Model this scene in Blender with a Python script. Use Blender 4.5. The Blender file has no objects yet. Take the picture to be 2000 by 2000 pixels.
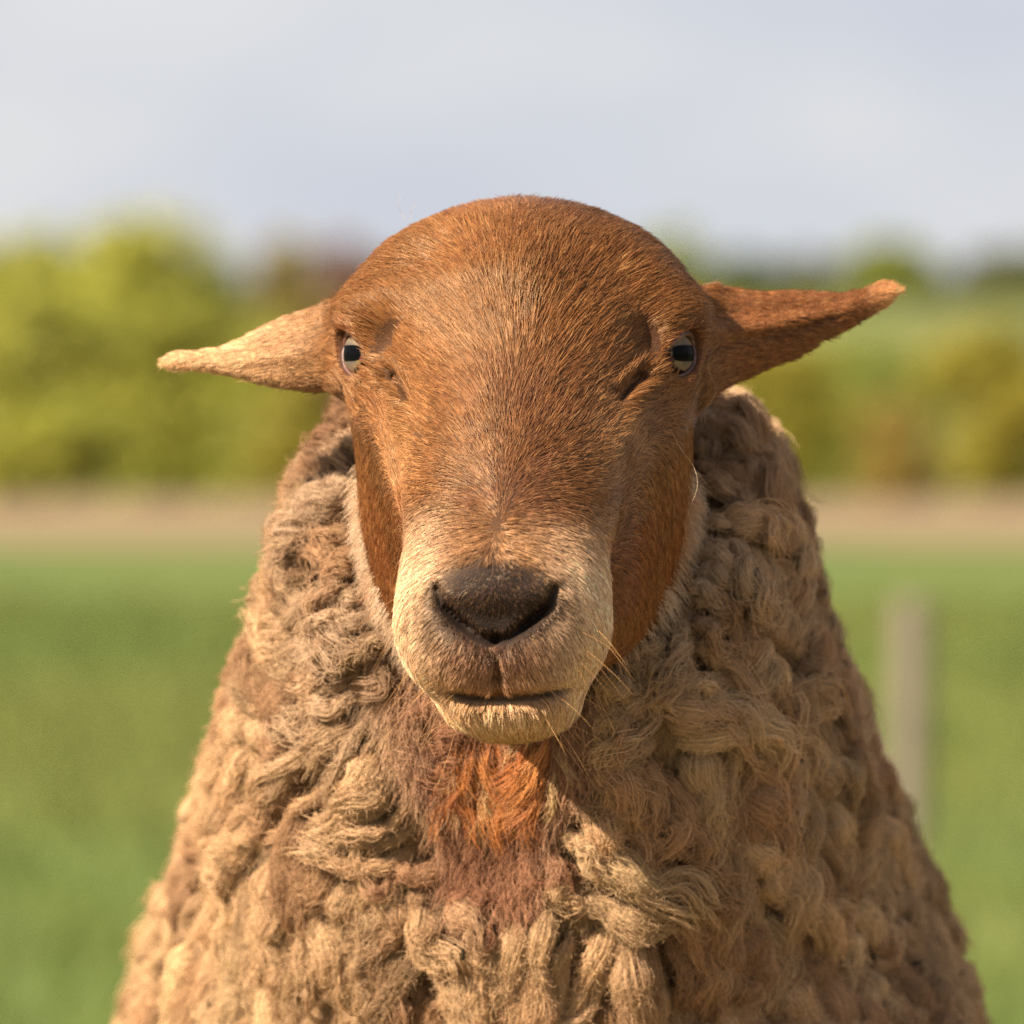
import bpy, math, random
import numpy as np
from mathutils import Vector, Matrix

random.seed(7)
rng = np.random.default_rng(7)
S = bpy.context.scene
COL = S.collection
PI = math.pi
R = math.radians

# ------------------------------------------------------------------ camera
CAM_Y, CAM_Z, FPX, HOR = -3.0, 0.95, 13333.0, 900.0      # focal length in photo pixels, horizon row
cam_d = bpy.data.cameras.new('camera')
cam = bpy.data.objects.new('camera', cam_d)
COL.objects.link(cam)
cam.location = (0, CAM_Y, CAM_Z)
cam.rotation_euler = (R(90) - math.atan((1000 - HOR) / FPX), 0, 0)
cam_d.sensor_width = 36
cam_d.lens = 36 * FPX / 2000
cam_d.clip_end = 6000
cam_d.dof.use_dof = True
cam_d.dof.focus_distance = 2.97
cam_d.dof.aperture_fstop = 8.8
S.camera = cam

# ------------------------------------------------------------------ sky and sun
SUN_AZ, SUN_EL = R(-128), R(39)          # azimuth seen from the sheep: measured from +Y towards +X
sun_dir = Vector((math.sin(SUN_AZ) * math.cos(SUN_EL), math.cos(SUN_AZ) * math.cos(SUN_EL), math.sin(SUN_EL)))
w = bpy.data.worlds.new('World')
S.world = w
w.use_nodes = True
nt = w.node_tree
nt.nodes.clear()


def N(tree, kind, **kw):
    n = tree.nodes.new(kind)
    for k, v in kw.items():
        if k in n.inputs:
            n.inputs[k].default_value = v
        else:
            setattr(n, k, v)
    return n


sky = N(nt, 'ShaderNodeTexSky', sky_type='NISHITA', sun_disc=False, sun_elevation=SUN_EL, sun_rotation=SUN_AZ,
        air_density=1.0, dust_density=2.0, ozone_density=1.0)
bg = N(nt, 'ShaderNodeBackground', Strength=0.050)
tc = N(nt, 'ShaderNodeTexCoord')
mp = N(nt, 'ShaderNodeMapping')
mp.inputs['Scale'].default_value = (11, 11, 26)
mp.inputs['Location'].default_value = (0.35, 0.0, 0.6)
n1 = N(nt, 'ShaderNodeTexNoise', Scale=1.0, Detail=3.0, Roughness=0.45)
rmp = N(nt, 'ShaderNodeValToRGB')
rmp.color_ramp.elements[0].position = 0.36
rmp.color_ramp.elements[0].color = (5.3, 5.55, 6.25, 1)
rmp.color_ramp.elements[1].position = 0.62
rmp.color_ramp.elements[1].color = (6.45, 6.5, 6.7, 1)
mx = N(nt, 'ShaderNodeMix', data_type='RGBA')
sepw = N(nt, 'ShaderNodeSeparateXYZ')
nt.links.new(tc.outputs['Generated'], sepw.inputs[0])
cov = N(nt, 'ShaderNodeMapRange')
cov.inputs['From Min'].default_value = 0.15
cov.inputs['From Max'].default_value = 0.75
cov.inputs['To Min'].default_value = 0.95
cov.inputs['To Max'].default_value = 0.50
nt.links.new(sepw.outputs[2], cov.inputs[0])
nt.links.new(cov.outputs[0], mx.inputs[0])
nt.links.new(tc.outputs['Generated'], mp.inputs[0])
nt.links.new(mp.outputs[0], n1.inputs['Vector'])
nt.links.new(n1.outputs[0], rmp.inputs[0])
nt.links.new(sky.outputs[0], mx.inputs[6])
nt.links.new(rmp.outputs[0], mx.inputs[7])
nt.links.new(mx.outputs[2], bg.inputs[0])
nt.links.new(bg.outputs[0], N(nt, 'ShaderNodeOutputWorld').inputs[0])

sd = bpy.data.lights.new('sun', 'SUN')
sd.energy = 5.0
sd.angle = R(0.6)
sd.color = (1.0, 0.86, 0.66)
sun = bpy.data.objects.new('sun', sd)
COL.objects.link(sun)
sun.rotation_euler = (-sun_dir).to_track_quat('-Z', 'Y').to_euler()
sun.location = (-6, -3, 8)

S.view_settings.view_transform = 'Standard'
S.view_settings.look = 'None'
S.view_settings.exposure = 1.25
S.view_settings.gamma = 1.0
S.render.engine = 'CYCLES'
S.cycles.max_bounces = 4
S.cycles.diffuse_bounces = 1
S.cycles.glossy_bounces = 2
S.cycles.transmission_bounces = 2
S.cycles.transparent_max_bounces = 6
S.cycles.use_denoising = True
S.cycles.denoiser = 'OPENIMAGEDENOISE'
S.cycles.denoising_input_passes = 'RGB_ALBEDO_NORMAL'
S.cycles.denoising_prefilter = 'NONE'
S.cycles.use_adaptive_sampling = True
S.cycles.adaptive_threshold = 0.006
S.cycles_curves.shape = 'THICK'
S.cycles_curves.subdivisions = 2


# ------------------------------------------------------------------ helpers
def px2w(px, py, y):
    """photo pixel -> world x, z at depth y (used only to lay out real sizes)"""
    k = (y - CAM_Y) / FPX
    return (px - 1000) * k, CAM_Z + (HOR - py) * k


def link(o, parent=None):
    COL.objects.link(o)
    if parent is not None:
        o.parent = parent
    return o


def tag(o, label=None, cat=None, group=None, kind=None):
    for k, v in (('label', label), ('category', cat), ('group', group), ('kind', kind)):
        if v:
            o[k] = v
    return o


def mesh_np(name, V, Fq, mat=None, smooth=True):
    """mesh from numpy vertices and an (n,3) or (n,4) face array"""
    me = bpy.data.meshes.new(name)
    V = np.asarray(V, np.float32)
    Fq = np.asarray(Fq, np.int32)
    me.vertices.add(len(V))
    me.vertices.foreach_set('co', V.ravel())
    k = Fq.shape[1]
    me.loops.add(Fq.size)
    me.loops.foreach_set('vertex_index', Fq.ravel())
    me.polygons.add(len(Fq))
    me.polygons.foreach_set('loop_start', np.arange(0, Fq.size, k, dtype=np.int32))
    me.polygons.foreach_set('use_smooth', np.full(len(Fq), smooth))
    me.update(calc_edges=True)
    if mat:
        me.materials.append(mat)
    return me


def set_col(me, name, rgb):
    a = me.attributes.new(name, 'FLOAT_COLOR', 'POINT')
    c = np.ones((len(rgb), 4), np.float32)
    c[:, :3] = rgb
    a.data.foreach_set('color', c.ravel())


def sstep(a, b, x):
    t = np.clip((x - a) / (b - a), 0, 1)
    return t * t * (3 - 2 * t)


def srgb(r, g, b):
    c = np.array([r, g, b], float) / 255
    return np.where(c <= 0.04045, c / 12.92, ((c + 0.055) / 1.055) ** 2.4)


# cheap smooth value noise, vectorised
_perm = np.random.default_rng(3).random(4096).astype(np.float32)


def vnoise(p, seed=0):
    p = np.asarray(p, np.float64)
    i = np.floor(p).astype(np.int64)
    f = p - i
    f = f * f * (3 - 2 * f)
    out = 0
    for dx in (0, 1):
        for dy in (0, 1):
            for dz in (0, 1):
                h = ((i[..., 0] + dx) * 73856093 ^ (i[..., 1] + dy) * 19349663 ^ (i[..., 2] + dz) * 83492791 ^ seed * 2654435) & 0xffffffff
                h = ((h ^ (h >> 13)) * 1274126177) & 0xffffffff
                v = _perm[(h ^ (h >> 16)) & 4095]
                wgt = (f[..., 0] if dx else 1 - f[..., 0]) * (f[..., 1] if dy else 1 - f[..., 1]) * (f[..., 2] if dz else 1 - f[..., 2])
                out = out + wgt * v
    return out * 2 - 1


def fbm(p, oct=3, seed=0):
    a, o = 1.0, 0
    for k in range(oct):
        o = o + a * vnoise(np.asarray(p) * 2 ** k, seed + k)
        a *= 0.5
    return o


# ------------------------------------------------------------------ the sheep's body as a distance field
YAW_K = 0.087                                   # the head looks a little to the viewer's left
EYE_R = 0.0158
EYES = []                                       # centre, gaze, tangent towards the nose, up
for cx, cy_, ey_, D_ in ((683, 690, 0.0322, (-0.86, -0.51, 0.02)), (1339, 690, 0.0264, (0.79, -0.61, 0.02))):
    D_ = np.array(D_) / np.linalg.norm(D_)
    sx_, sz_ = px2w(cx, cy_, ey_)
    up_ = np.array([0, 0, 1.0]) - D_ * D_[2]
    up_ /= np.linalg.norm(up_)
    tn_ = np.cross(up_, D_)
    tn_ = tn_ if tn_[1] < 0 else -tn_
    EYES.append((np.array([sx_, ey_, sz_]) - EYE_R * D_, D_, tn_, up_))


def lid_curve(n=40, grow=0.0):
    th = np.linspace(0, 2 * PI, n, endpoint=False)
    c, q = np.cos(th), np.sin(th)
    u = np.where(c > 0, 0.0146, 0.0116) * c
    v = np.where(q > 0, 0.0090, 0.0100) * np.sign(q) * np.abs(q) ** 1.15
    v = v - 0.34 * u * np.where(c > 0, 1, .7)
    k = 1 + grow / 0.010
    return u * k, v * k


def head_mid(y):
    return 0.004 + YAW_K * np.minimum(y - 0.03, 0.004)


def head_x(x, y):
    return x - head_mid(y)


def ell(x, y, z, c, r):
    a, b, d = (x - c[0]) / r[0], (y - c[1]) / r[1], (z - c[2]) / r[2]
    k0 = np.sqrt(a * a + b * b + d * d)
    k1 = np.sqrt((a / r[0]) ** 2 + (b / r[1]) ** 2 + (d / r[2]) ** 2) + 1e-9
    return k0 * (k0 - 1) / k1


def cone(x, y, z, a, b, ra, rb, sx=1.0):
    a, b = np.array(a), np.array(b)
    ab = b - a
    t = np.clip(((x - a[0]) * ab[0] + (y - a[1]) * ab[1] + (z - a[2]) * ab[2]) / (ab @ ab), 0, 1)
    return np.sqrt(((x - a[0] - t * ab[0]) / sx) ** 2 + (y - a[1] - t * ab[1]) ** 2 + (z - a[2] - t * ab[2]) ** 2) - (ra + t * (rb - ra))


def smin(a, b, k):
    h = np.clip(0.5 + 0.5 * (b - a) / k, 0, 1)
    return b + (a - b) * h - k * h * (1 - h)


def smax(a, b, k):
    return -smin(-a, -b, k)


def g2(u, v, cu, cv, su, sv=None, ang=0.0):
    sv = sv or su
    c, s = math.cos(ang), math.sin(ang)
    a, b = (u - cu) * c + (v - cv) * s, -(u - cu) * s + (v - cv) * c
    return np.exp(-(a / su) ** 2 - (b / sv) ** 2)


def seg2(u, v, pts, wid):
    """gaussian groove along a polyline in the (x,z) plane"""
    d = 1e9
    for (a, b) in zip(pts[:-1], pts[1:]):
        ax, az = a
        bx, bz = b
        t = np.clip(((u - ax) * (bx - ax) + (v - az) * (bz - az)) / ((bx - ax) ** 2 + (bz - az) ** 2), 0, 1)
        d = np.minimum(d, np.hypot(u - ax - t * (bx - ax), v - az - t * (bz - az)))
    return np.exp(-(d / wid) ** 2)


# ears: tables over photo column -> (row of the centre line, half height in px, depth m, half thickness m)
EARS = {
    'L': np.array([[318, 704, 8, .128, .004], [328, 704, 18, .126, .005], [345, 703, 21, .123, .0054], [380, 703, 22, .118, .0056], [420, 703, 27, .114, .0058], [450, 701, 35, .111, .0055],
                   [480, 697, 47, .108, .006], [520, 691, 63, .104, .007], [560, 687, 75, .100, .008], [610, 681, 85, .094, .010], [660, 675, 92, .088, .013], [720, 670, 90, .085, .016]]),
    'R': np.array([[1280, 675, 95, .085, .016], [1340, 672, 112, .088, .014], [1380, 670, 116, .092, .013], [1430, 657, 97, .098, .011], [1500, 644, 78, .106, .009], [1560, 631, 69, .112, .0075],
                   [1600, 621, 56, .116, .0068], [1640, 611, 43, .120, .006], [1690, 592, 33, .125, .0056], [1715, 580, 31, .127, .0056], [1738, 571, 26, .129, .0052], [1752, 567, 17, .130, .0042], [1760, 565, 5, .131, .003]]),
}


def ear(x, y, z, side):
    T = EARS[side]
    k = (3.105) / FPX
    px = x / k + 1000
    cz = CAM_Z + (HOR - np.interp(px, T[:, 0], T[:, 1])) * k
    hw = np.interp(px, T[:, 0], T[:, 2]) * k
    yc = np.interp(px, T[:, 0], T[:, 3])
    th = np.interp(px, T[:, 0], T[:, 4])
    thin = np.where(px < 1000, sstep(690, 600, px), sstep(1370, 1460, px))
    th = th * (1 - 0.38 * thin)
    v = (z - cz) / hw
    bend = np.minimum(hw * 0.8, 0.012 + 0.006 * thin)
    yy = y - yc - bend * (v * v) - (0.55 if side == 'L' else 0.25) * (z - cz)          # cupped, top edge leaning back a little
    # soft ridge along the middle and a crease
    if side == 'R':
        yy = yy + (0.0026 * np.exp(-((v - 0.12) / 0.16) ** 2) - 0.0030 * np.exp(-((v - 0.45) / 0.2) ** 2) - 0.0022 * np.exp(-((v + 0.15) / 0.12) ** 2)) * sstep(1700, 1560, px)
    else:
        yy = yy + 0.0008 * np.exp(-((v + 0.1) / 0.2) ** 2) - 0.0012 * np.exp(-((v + 0.45) / 0.2) ** 2) * sstep(440, 520, px)
    q = np.sqrt(v * v + (yy / th) ** 2)
    d = (q - 1) * np.minimum(hw, th) * 0.9
    lo, hi = (T[0, 0], 722) if side == 'L' else (1278, T[-1, 0])
    return np.maximum(d, np.maximum(lo - px, px - hi) * k)


def body_sdf(x, y, z, head=True, wool_lumps=False):
    # trunk, chest, neck, legs (skin under the fleece)
    d = ell(x, y, z, (0.02, 0.80, 0.57), (0.205, 0.52, 0.215))
    d = smin(d, ell(x, y, z, (0.030, 0.34, 0.56), (0.189, 0.21, 0.20)), 0.08)
    d = smin(d, cone(x, y, z, (0.018, 0.37, 0.70), (0.012, 0.21, 0.895), 0.165, 0.092), 0.05)
    d = smin(d, cone(x, y, z, (0.012, 0.22, 0.80), (0.008, 0.11, 0.93), 0.11, 0.070), 0.04)
    for sx in (-1, 1):
        for (ly, top) in ((0.34, 0.42), (1.12, 0.45)):
            d = smin(d, cone(x, y, z, (0.02 + sx * 0.105, ly, top), (0.02 + sx * 0.10, ly - 0.005, 0.24), 0.062, 0.030), 0.05)
            d = smin(d, cone(x, y, z, (0.02 + sx * 0.10, ly - 0.005, 0.26), (0.02 + sx * 0.10, ly, 0.05), 0.030, 0.024), 0.01)
            d = smin(d, ell(x, y, z, (0.02 + sx * 0.10, ly - 0.02, 0.028), (0.034, 0.048, 0.032)), 0.01)
    d = smin(d, cone(x, y, z, (0.02, 1.30, 0.62), (0.02, 1.36, 0.36), 0.03, 0.018), 0.03)
    if not head or np.min(y) > 0.27 or np.max(z) < 0.78:
        return d
    hx = head_x(x, y)
    ax = np.sqrt(hx * hx + 0.005 ** 2) - 0.0012
    # --- skull
    h = ell(hx, y, z, (0, 0.092, 1.002), (0.0775, 0.082, 0.0658))
    h = smin(h, ell(ax, y, z, (0.030, 0.060, 1.010), (0.046, 0.052, 0.043)), 0.02)
    h = smin(h, ell(hx, y, z, (0, 0.052, 1.010), (0.060, 0.052, 0.050)), 0.02)
    # --- brow and eye bulge
    h = smin(h, ell(ax, y, z, (0.061, 0.054, 1.013), (0.0215, 0.034, 0.0175)), 0.010)
    for (C_, D_, T_, U_) in EYES:
        h = smin(h, np.sqrt((x - C_[0]) ** 2 + (y - C_[1]) ** 2 + (z - C_[2]) ** 2) - 0.0184, 0.010)
    # --- bridge of the nose, broad and slightly convex
    h = smin(h, cone(ax, y, z, (0.016, 0.052, 0.995), (0.014, -0.046, 0.908), 0.044, 0.0285), 0.024)
    h = smin(h, cone(hx, y, z, (0, 0.040, 1.000), (0, -0.058, 0.905), 0.043, 0.032), 0.020)
    # --- cheeks and jaw
    h = smin(h, ell(ax, y, z, (0.034, 0.068, 0.948), (0.0365, 0.062, 0.058)), 0.030)
    h = smin(h, ell(ax, y, z, (0.030, 0.058, 0.905), (0.0275, 0.058, 0.042)), 0.028)
    h = smin(h, cone(ax, y, z, (0.010, -0.045, 0.864), (0.026, 0.075, 0.895), 0.021, 0.028), 0.020)
    # --- muzzle: upper lip cushions, nose, chin
    h = smin(h, ell(ax, y, z, (0.0175, -0.060, 0.8835), (0.0285, 0.043, 0.0365)), 0.012)
    h = smin(h, ell(hx, y, z, (0, -0.071, 0.897), (0.030, 0.040, 0.024)), 0.010)
    h = smin(h, ell(ax, y, z, (0.0105, -0.074, 0.870), (0.024, 0.032, 0.0205)), 0.008)
    h = smin(h, ell(hx, y, z, (0.003, -0.056, 0.8480), (0.0290, 0.036, 0.0185)), 0.011)
    # ---- surface features laid over the front of the head
    front = sstep(0.06, 0.0, y)
    f_muz = sstep(-0.02, -0.05, y)
    # hollow between brow and bridge, fossa before the eye (tear gland), cheek hollow
    h = h + front * 0.0052 * g2(ax, z, 0.055, 1.004, 0.008, 0.012, 0.5)
    h = h + front * 0.0044 * seg2(ax, z, [(0.0535, 0.9870), (0.0490, 0.9835), (0.0450, 0.9780)], 0.0021)
    h = h + sstep(0.10, 0.02, y) * 0.0022 * g2(ax, z, 0.055, 0.915, 0.016, 0.036)
    h = h - front * 0.0032 * g2(ax, z, 0.050, 0.962, 0.008, 0.020, -0.25)       # cheek ridge under the fossa
    h = h - sstep(0.10, 0.03, y) * 0.0030 * g2(hx, z, 0.004, 1.030, 0.014, 0.030) + sstep(0.10, 0.04, y) * 0.0040 * g2(hx, z, 0.040, 1.030, 0.018, 0.012, -0.4)               # shallow dip in the forehead
    h = h + sstep(0.10, 0.05, y) * 0.0075 * g2(hx, z, -0.026, 1.046, 0.026, 0.012, 0.3)   # dent on the viewer's left of the poll
    # nostrils: slits in a V, philtrum, mouth
    nl = [(0.0240, 0.8960), (0.0222, 0.8895), (0.0155, 0.8822), (0.0078, 0.8758), (0.0036, 0.8736)]
    h = h + f_muz * 0.0054 * seg2(ax, z, nl, 0.0019)
    h = h + f_muz * 0.0026 * seg2(ax, z, [(0.0195, 0.8865), (0.0120, 0.8795)], 0.0022)
    h = h - f_muz * 0.0022 * g2(ax, z, 0.017, 0.8945, 0.009, 0.006, 0.5)        # flare of the nostril wing
    h = h + f_muz * 0.0036 * seg2(hx, z, [(0.0, 0.8760), (0.0005, 0.8520)], 0.0014)
    mouth = [(-0.0230, 0.8530), (-0.0170, 0.8507), (-0.0080, 0.8496), (0.0040, 0.8496), (0.0180, 0.8506), (0.0270, 0.8526), (0.0330, 0.8555)]
    h = h + f_muz * 0.0048 * seg2(hx, z, mouth, 0.0019) * sstep(0.030, 0.016, np.abs(hx - 0.004))
    h = h - f_muz * 0.0014 * seg2(hx, z, [(a, b + 0.0055) for a, b in mouth[1:-1]], 0.0035)
    d = smin(d, h, 0.025)
    # ears
    d = smin(d, ear(x, y, z, 'L'), 0.012)
    d = smin(d, ear(x, y, z, 'R'), 0.012)
    # eye openings
    for (C_, D_, T_, U_) in EYES:
        rx, ry, rz = x - C_[0], y - C_[1], z - C_[2]
        dep = rx * D_[0] + ry * D_[1] + rz * D_[2]
        u = rx * T_[0] + ry * T_[1] + rz * T_[2]
        v = rx * U_[0] + ry * U_[1] + rz * U_[2] + 0.34 * u
        e = np.sqrt((u / np.where(u > 0, 0.0156, 0.0124)) ** 2 + (v / 0.0104) ** 2 + ((dep - 0.0178) / 0.0112) ** 2)
        d = smax(d, -(e - 1) * 0.0085, 0.0015)
    return d


def body_normal(P, eps=0.0015, head=True):
    P = np.asarray(P)
    o = np.empty_like(P)
    for k in range(3):
        a, b = P.copy(), P.copy()
        a[:, k] += eps
        b[:, k] -= eps
        o[:, k] = body_sdf(*a.T, head=head) - body_sdf(*b.T, head=head)
    return o / (np.linalg.norm(o, axis=1, keepdims=True) + 1e-12)


def surface_nets(xs, ys, zs, D):
    sgn = D < 0
    c = sgn[:-1, :-1, :-1].astype(np.int8)
    cnt = np.zeros_like(c)
    for i in (0, 1):
        for j in (0, 1):
            for k in (0, 1):
                cnt += sgn[i:sgn.shape[0] - 1 + i, j:sgn.shape[1] - 1 + j, k:sgn.shape[2] - 1 + k]
    I, J, K = np.nonzero((cnt > 0) & (cnt < 8))
    idx = np.full(c.shape, -1, np.int32)
    idx[I, J, K] = np.arange(len(I))
    acc = np.zeros((len(I), 3))
    num = np.zeros(len(I))
    corners = [(i, j, k) for i in (0, 1) for j in (0, 1) for k in (0, 1)]
    for a in corners:
        for b in corners:
            if sum(b) - sum(a) == 1 and all(q >= p for p, q in zip(a, b)):
                va = D[I + a[0], J + a[1], K + a[2]]
                vb = D[I + b[0], J + b[1], K + b[2]]
                m = (va < 0) != (vb < 0)
                t = np.where(m, va / np.where(m, va - vb, 1), 0)
                for ax_, arr, ii in ((0, xs, I), (1, ys, J), (2, zs, K)):
                    pa, pb = arr[ii + a[ax_]], arr[ii + b[ax_]]
                    acc[:, ax_] += np.where(m, pa + t * (pb - pa), 0)
                num += m
    V = acc / num[:, None]
    Fs = []
    # x edges
    for ax_ in range(3):
        sl0 = [slice(None)] * 3
        sl1 = [slice(None)] * 3
        sl0[ax_] = slice(0, -1)
        sl1[ax_] = slice(1, None)
        s0, s1 = sgn[tuple(sl0)], sgn[tuple(sl1)]
        o = [q for q in range(3) if q != ax_]
        m = s0 != s1
        bord = [slice(None)] * 3
        for q in o:
            bord[q] = slice(1, -1)
        sub = m[tuple(bord)]
        e = np.array(np.nonzero(sub))
        for q in o:
            e[q] += 1
        flip = s0[tuple(e)]
        quad = []
        for (p, q) in ((0, 0), (1, 0), (1, 1), (0, 1)):
            cc = [e[0].copy(), e[1].copy(), e[2].copy()]
            cc[o[0]] -= 1 - p
            cc[o[1]] -= 1 - q
            quad.append(idx[tuple(cc)])
        quad = np.array(quad).T
        if ax_ == 1:
            flip = ~flip
        quad[~flip] = quad[~flip][:, ::-1]
        Fs.append(quad)
    Fq = np.concatenate(Fs)
    return V, Fq[(Fq >= 0).all(1)]


def axis(*spans):
    out = []
    for a, b, st in spans:
        n = max(1, int(round((b - a) / st)))
        out.append(np.linspace(a, b, n, endpoint=False))
    out.append([spans[-1][1]])
    return np.concatenate(out)


FINE = 0.0017
xs = axis((-0.34, -0.175, 0.011), (-0.175, 0.190, FINE), (0.190, 0.36, 0.011))
ys = axis((-0.14, -0.118, 0.004), (-0.118, 0.150, FINE), (0.150, 0.24, 0.005), (0.24, 1.45, 0.016))
zs = axis((-0.03, 0.10, 0.010), (0.10, 0.815, 0.013), (0.815, 1.085, FINE), (1.085, 1.14, 0.006))


def eval_grid(fn, xs, ys, zs, B=10):
    '''distance field on a rectilinear grid; blocks far from the surface are only sampled at their centre'''
    D = np.empty((len(xs), len(ys), len(zs)), np.float32)
    bx, by, bz = (range(0, len(a), B) for a in (xs, ys, zs))
    for i in bx:
        X = xs[i:i + B]
        for j in by:
            Yv = ys[j:j + B]
            C = np.array([[X.mean(), Yv.mean(), zs[k:k + B].mean()] for k in bz])
            dc = fn(C[:, 0], C[:, 1], C[:, 2])
            for q, k in enumerate(bz):
                Zv = zs[k:k + B]
                rad = 0.5 * math.sqrt((X[-1] - X[0]) ** 2 + (Yv[-1] - Yv[0]) ** 2 + (Zv[-1] - Zv[0]) ** 2)
                sl = (slice(i, i + B), slice(j, j + B), slice(k, k + B))
                if abs(dc[q]) > rad * 1.15 + 0.005:
                    D[sl] = dc[q]
                else:
                    D[sl] = fn(X[:, None, None], Yv[None, :, None], Zv[None, None, :])
    return D


D = eval_grid(body_sdf, xs, ys, zs)
BV, BF = surface_nets(xs, ys, zs, D)
del D
print('body', len(BV), len(BF))
#@@CLAY


# ------------------------------------------------------------------ materials
def new_mat(name):
    m = bpy.data.materials.new(name)
    m.use_nodes = True
    t = m.node_tree
    return m, t, t.nodes['Principled BSDF']


def mat_noise(name, stops, scale=5.0, detail=4.0, rough=0.9, bump=0.0, bscale=None, coords='Object', spec=0.3, stretch=(1, 1, 1)):
    m, t, b = new_mat(name)
    tcn = N(t, 'ShaderNodeTexCoord')
    mpn = N(t, 'ShaderNodeMapping')
    mpn.inputs['Scale'].default_value = stretch
    nz = N(t, 'ShaderNodeTexNoise', Scale=scale, Detail=detail, Roughness=0.55)
    rp = N(t, 'ShaderNodeValToRGB')
    while len(rp.color_ramp.elements) < len(stops):
        rp.color_ramp.elements.new(0.5)
    for e, (p, c) in zip(rp.color_ramp.elements, stops):
        e.position = p
        e.color = (*c, 1)
    t.links.new(tcn.outputs[coords], mpn.inputs[0])
    t.links.new(mpn.outputs[0], nz.inputs['Vector'])
    t.links.new(nz.outputs[0], rp.inputs[0])
    t.links.new(rp.outputs[0], b.inputs['Base Color'])
    b.inputs['Roughness'].default_value = rough
    b.inputs['Specular IOR Level'].default_value = spec
    if bump:
        n2 = N(t, 'ShaderNodeTexNoise', Scale=bscale or scale * 4, Detail=5.0)
        t.links.new(mpn.outputs[0], n2.inputs['Vector'])
        bp = N(t, 'ShaderNodeBump', Strength=bump)
        t.links.new(n2.outputs[0], bp.inputs['Height'])
        t.links.new(bp.outputs[0], b.inputs['Normal'])
    return m


def mat_attr(name, attr, rough=0.8, spec=0.25, bump=0.0, bscale=900, trans=0.0, tint=(1, 1, 1)):
    m, t, b = new_mat(name)
    at = N(t, 'ShaderNodeAttribute', attribute_name=attr)
    t.links.new(at.outputs['Color'], b.inputs['Base Color'])
    b.inputs['Roughness'].default_value = rough
    b.inputs['Specular IOR Level'].default_value = spec
    b.inputs['Specular Tint'].default_value = (*tint, 1)
    if bump:
        tcn = N(t, 'ShaderNodeTexCoord')
        nz = N(t, 'ShaderNodeTexNoise', Scale=bscale, Detail=3.0)
        t.links.new(tcn.outputs['Object'], nz.inputs['Vector'])
        bp = N(t, 'ShaderNodeBump', Strength=bump, Distance=0.002)
        t.links.new(nz.outputs[0], bp.inputs['Height'])
        t.links.new(bp.outputs[0], b.inputs['Normal'])
    if trans > 0:
        out = t.nodes['Material Output']
        hb = N(t, 'ShaderNodeBsdfTranslucent')
        t.links.new(at.outputs['Color'], hb.inputs['Color'])
        mxs = N(t, 'ShaderNodeMixShader')
        mxs.inputs[0].default_value = trans
        t.links.new(b.outputs[0], mxs.inputs[1])
        t.links.new(hb.outputs[0], mxs.inputs[2])
        t.links.new(mxs.outputs[0], out.inputs[0])
    return m


M_SKIN = mat_attr('sheep_skin', 'coat_color', rough=0.75, bump=0.4)
M_FUR = mat_attr('short_fur', 'coat_color', rough=0.34, spec=0.45, trans=0.08, tint=(1.0, 0.84, 0.62))
M_WOOL = mat_attr('wool_strand', 'coat_color', rough=0.65, spec=0.3, trans=0.12)
M_FLEECE = mat_attr('wool_felt', 'coat_color', rough=0.95, spec=0.1, bump=1.0, bscale=420)


def hair_object(name, P, rad, col, mat, parent=None, more=()):
    """P (n,k,3) strands, rad (n,k) or (k,), col (n,3) per strand, more = further (P, rad, col) -> one Curves object"""
    sets = [(P, rad, col), *more]
    hc = bpy.data.hair_curves.new(name)
    hc.add_curves(sum([[q[0].shape[1]] * q[0].shape[0] for q in sets], []))
    pos = np.concatenate([np.asarray(q[0], np.float32).reshape(-1) for q in sets])
    rd = np.concatenate([np.broadcast_to(q[1], q[0].shape[:2]).astype(np.float32).reshape(-1) for q in sets])
    cl = np.concatenate([q[2] for q in sets])
    hc.attributes['position'].data.foreach_set('vector', pos)
    ra = hc.attributes.get('radius') or hc.attributes.new('radius', 'FLOAT', 'POINT')
    ra.data.foreach_set('value', rd)
    ca = hc.attributes.new('coat_color', 'FLOAT_COLOR', 'CURVE')
    cc = np.ones((len(cl), 4), np.float32)
    cc[:, :3] = np.clip(cl, 0.002, 0.95)
    ca.data.foreach_set('color', cc.ravel())
    hc.materials.append(mat)
    return link(bpy.data.objects.new(name, hc), parent)


# ------------------------------------------------------------------ coat colours (pigment only)
RUST = srgb(128, 82, 46)
RUST_D = srgb(126, 72, 40)
TAN = srgb(236, 196, 160)
CREAM = srgb(210, 178, 148)
NOSE = srgb(72, 52, 43)
CHIN = srgb(216, 174, 134)
EARTIP = srgb(220, 172, 128)
SKINRED = srgb(140, 78, 50)


def mixc(c, d, t):
    return c * (1 - t[:, None]) + np.asarray(d)[None] * t[:, None]


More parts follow.
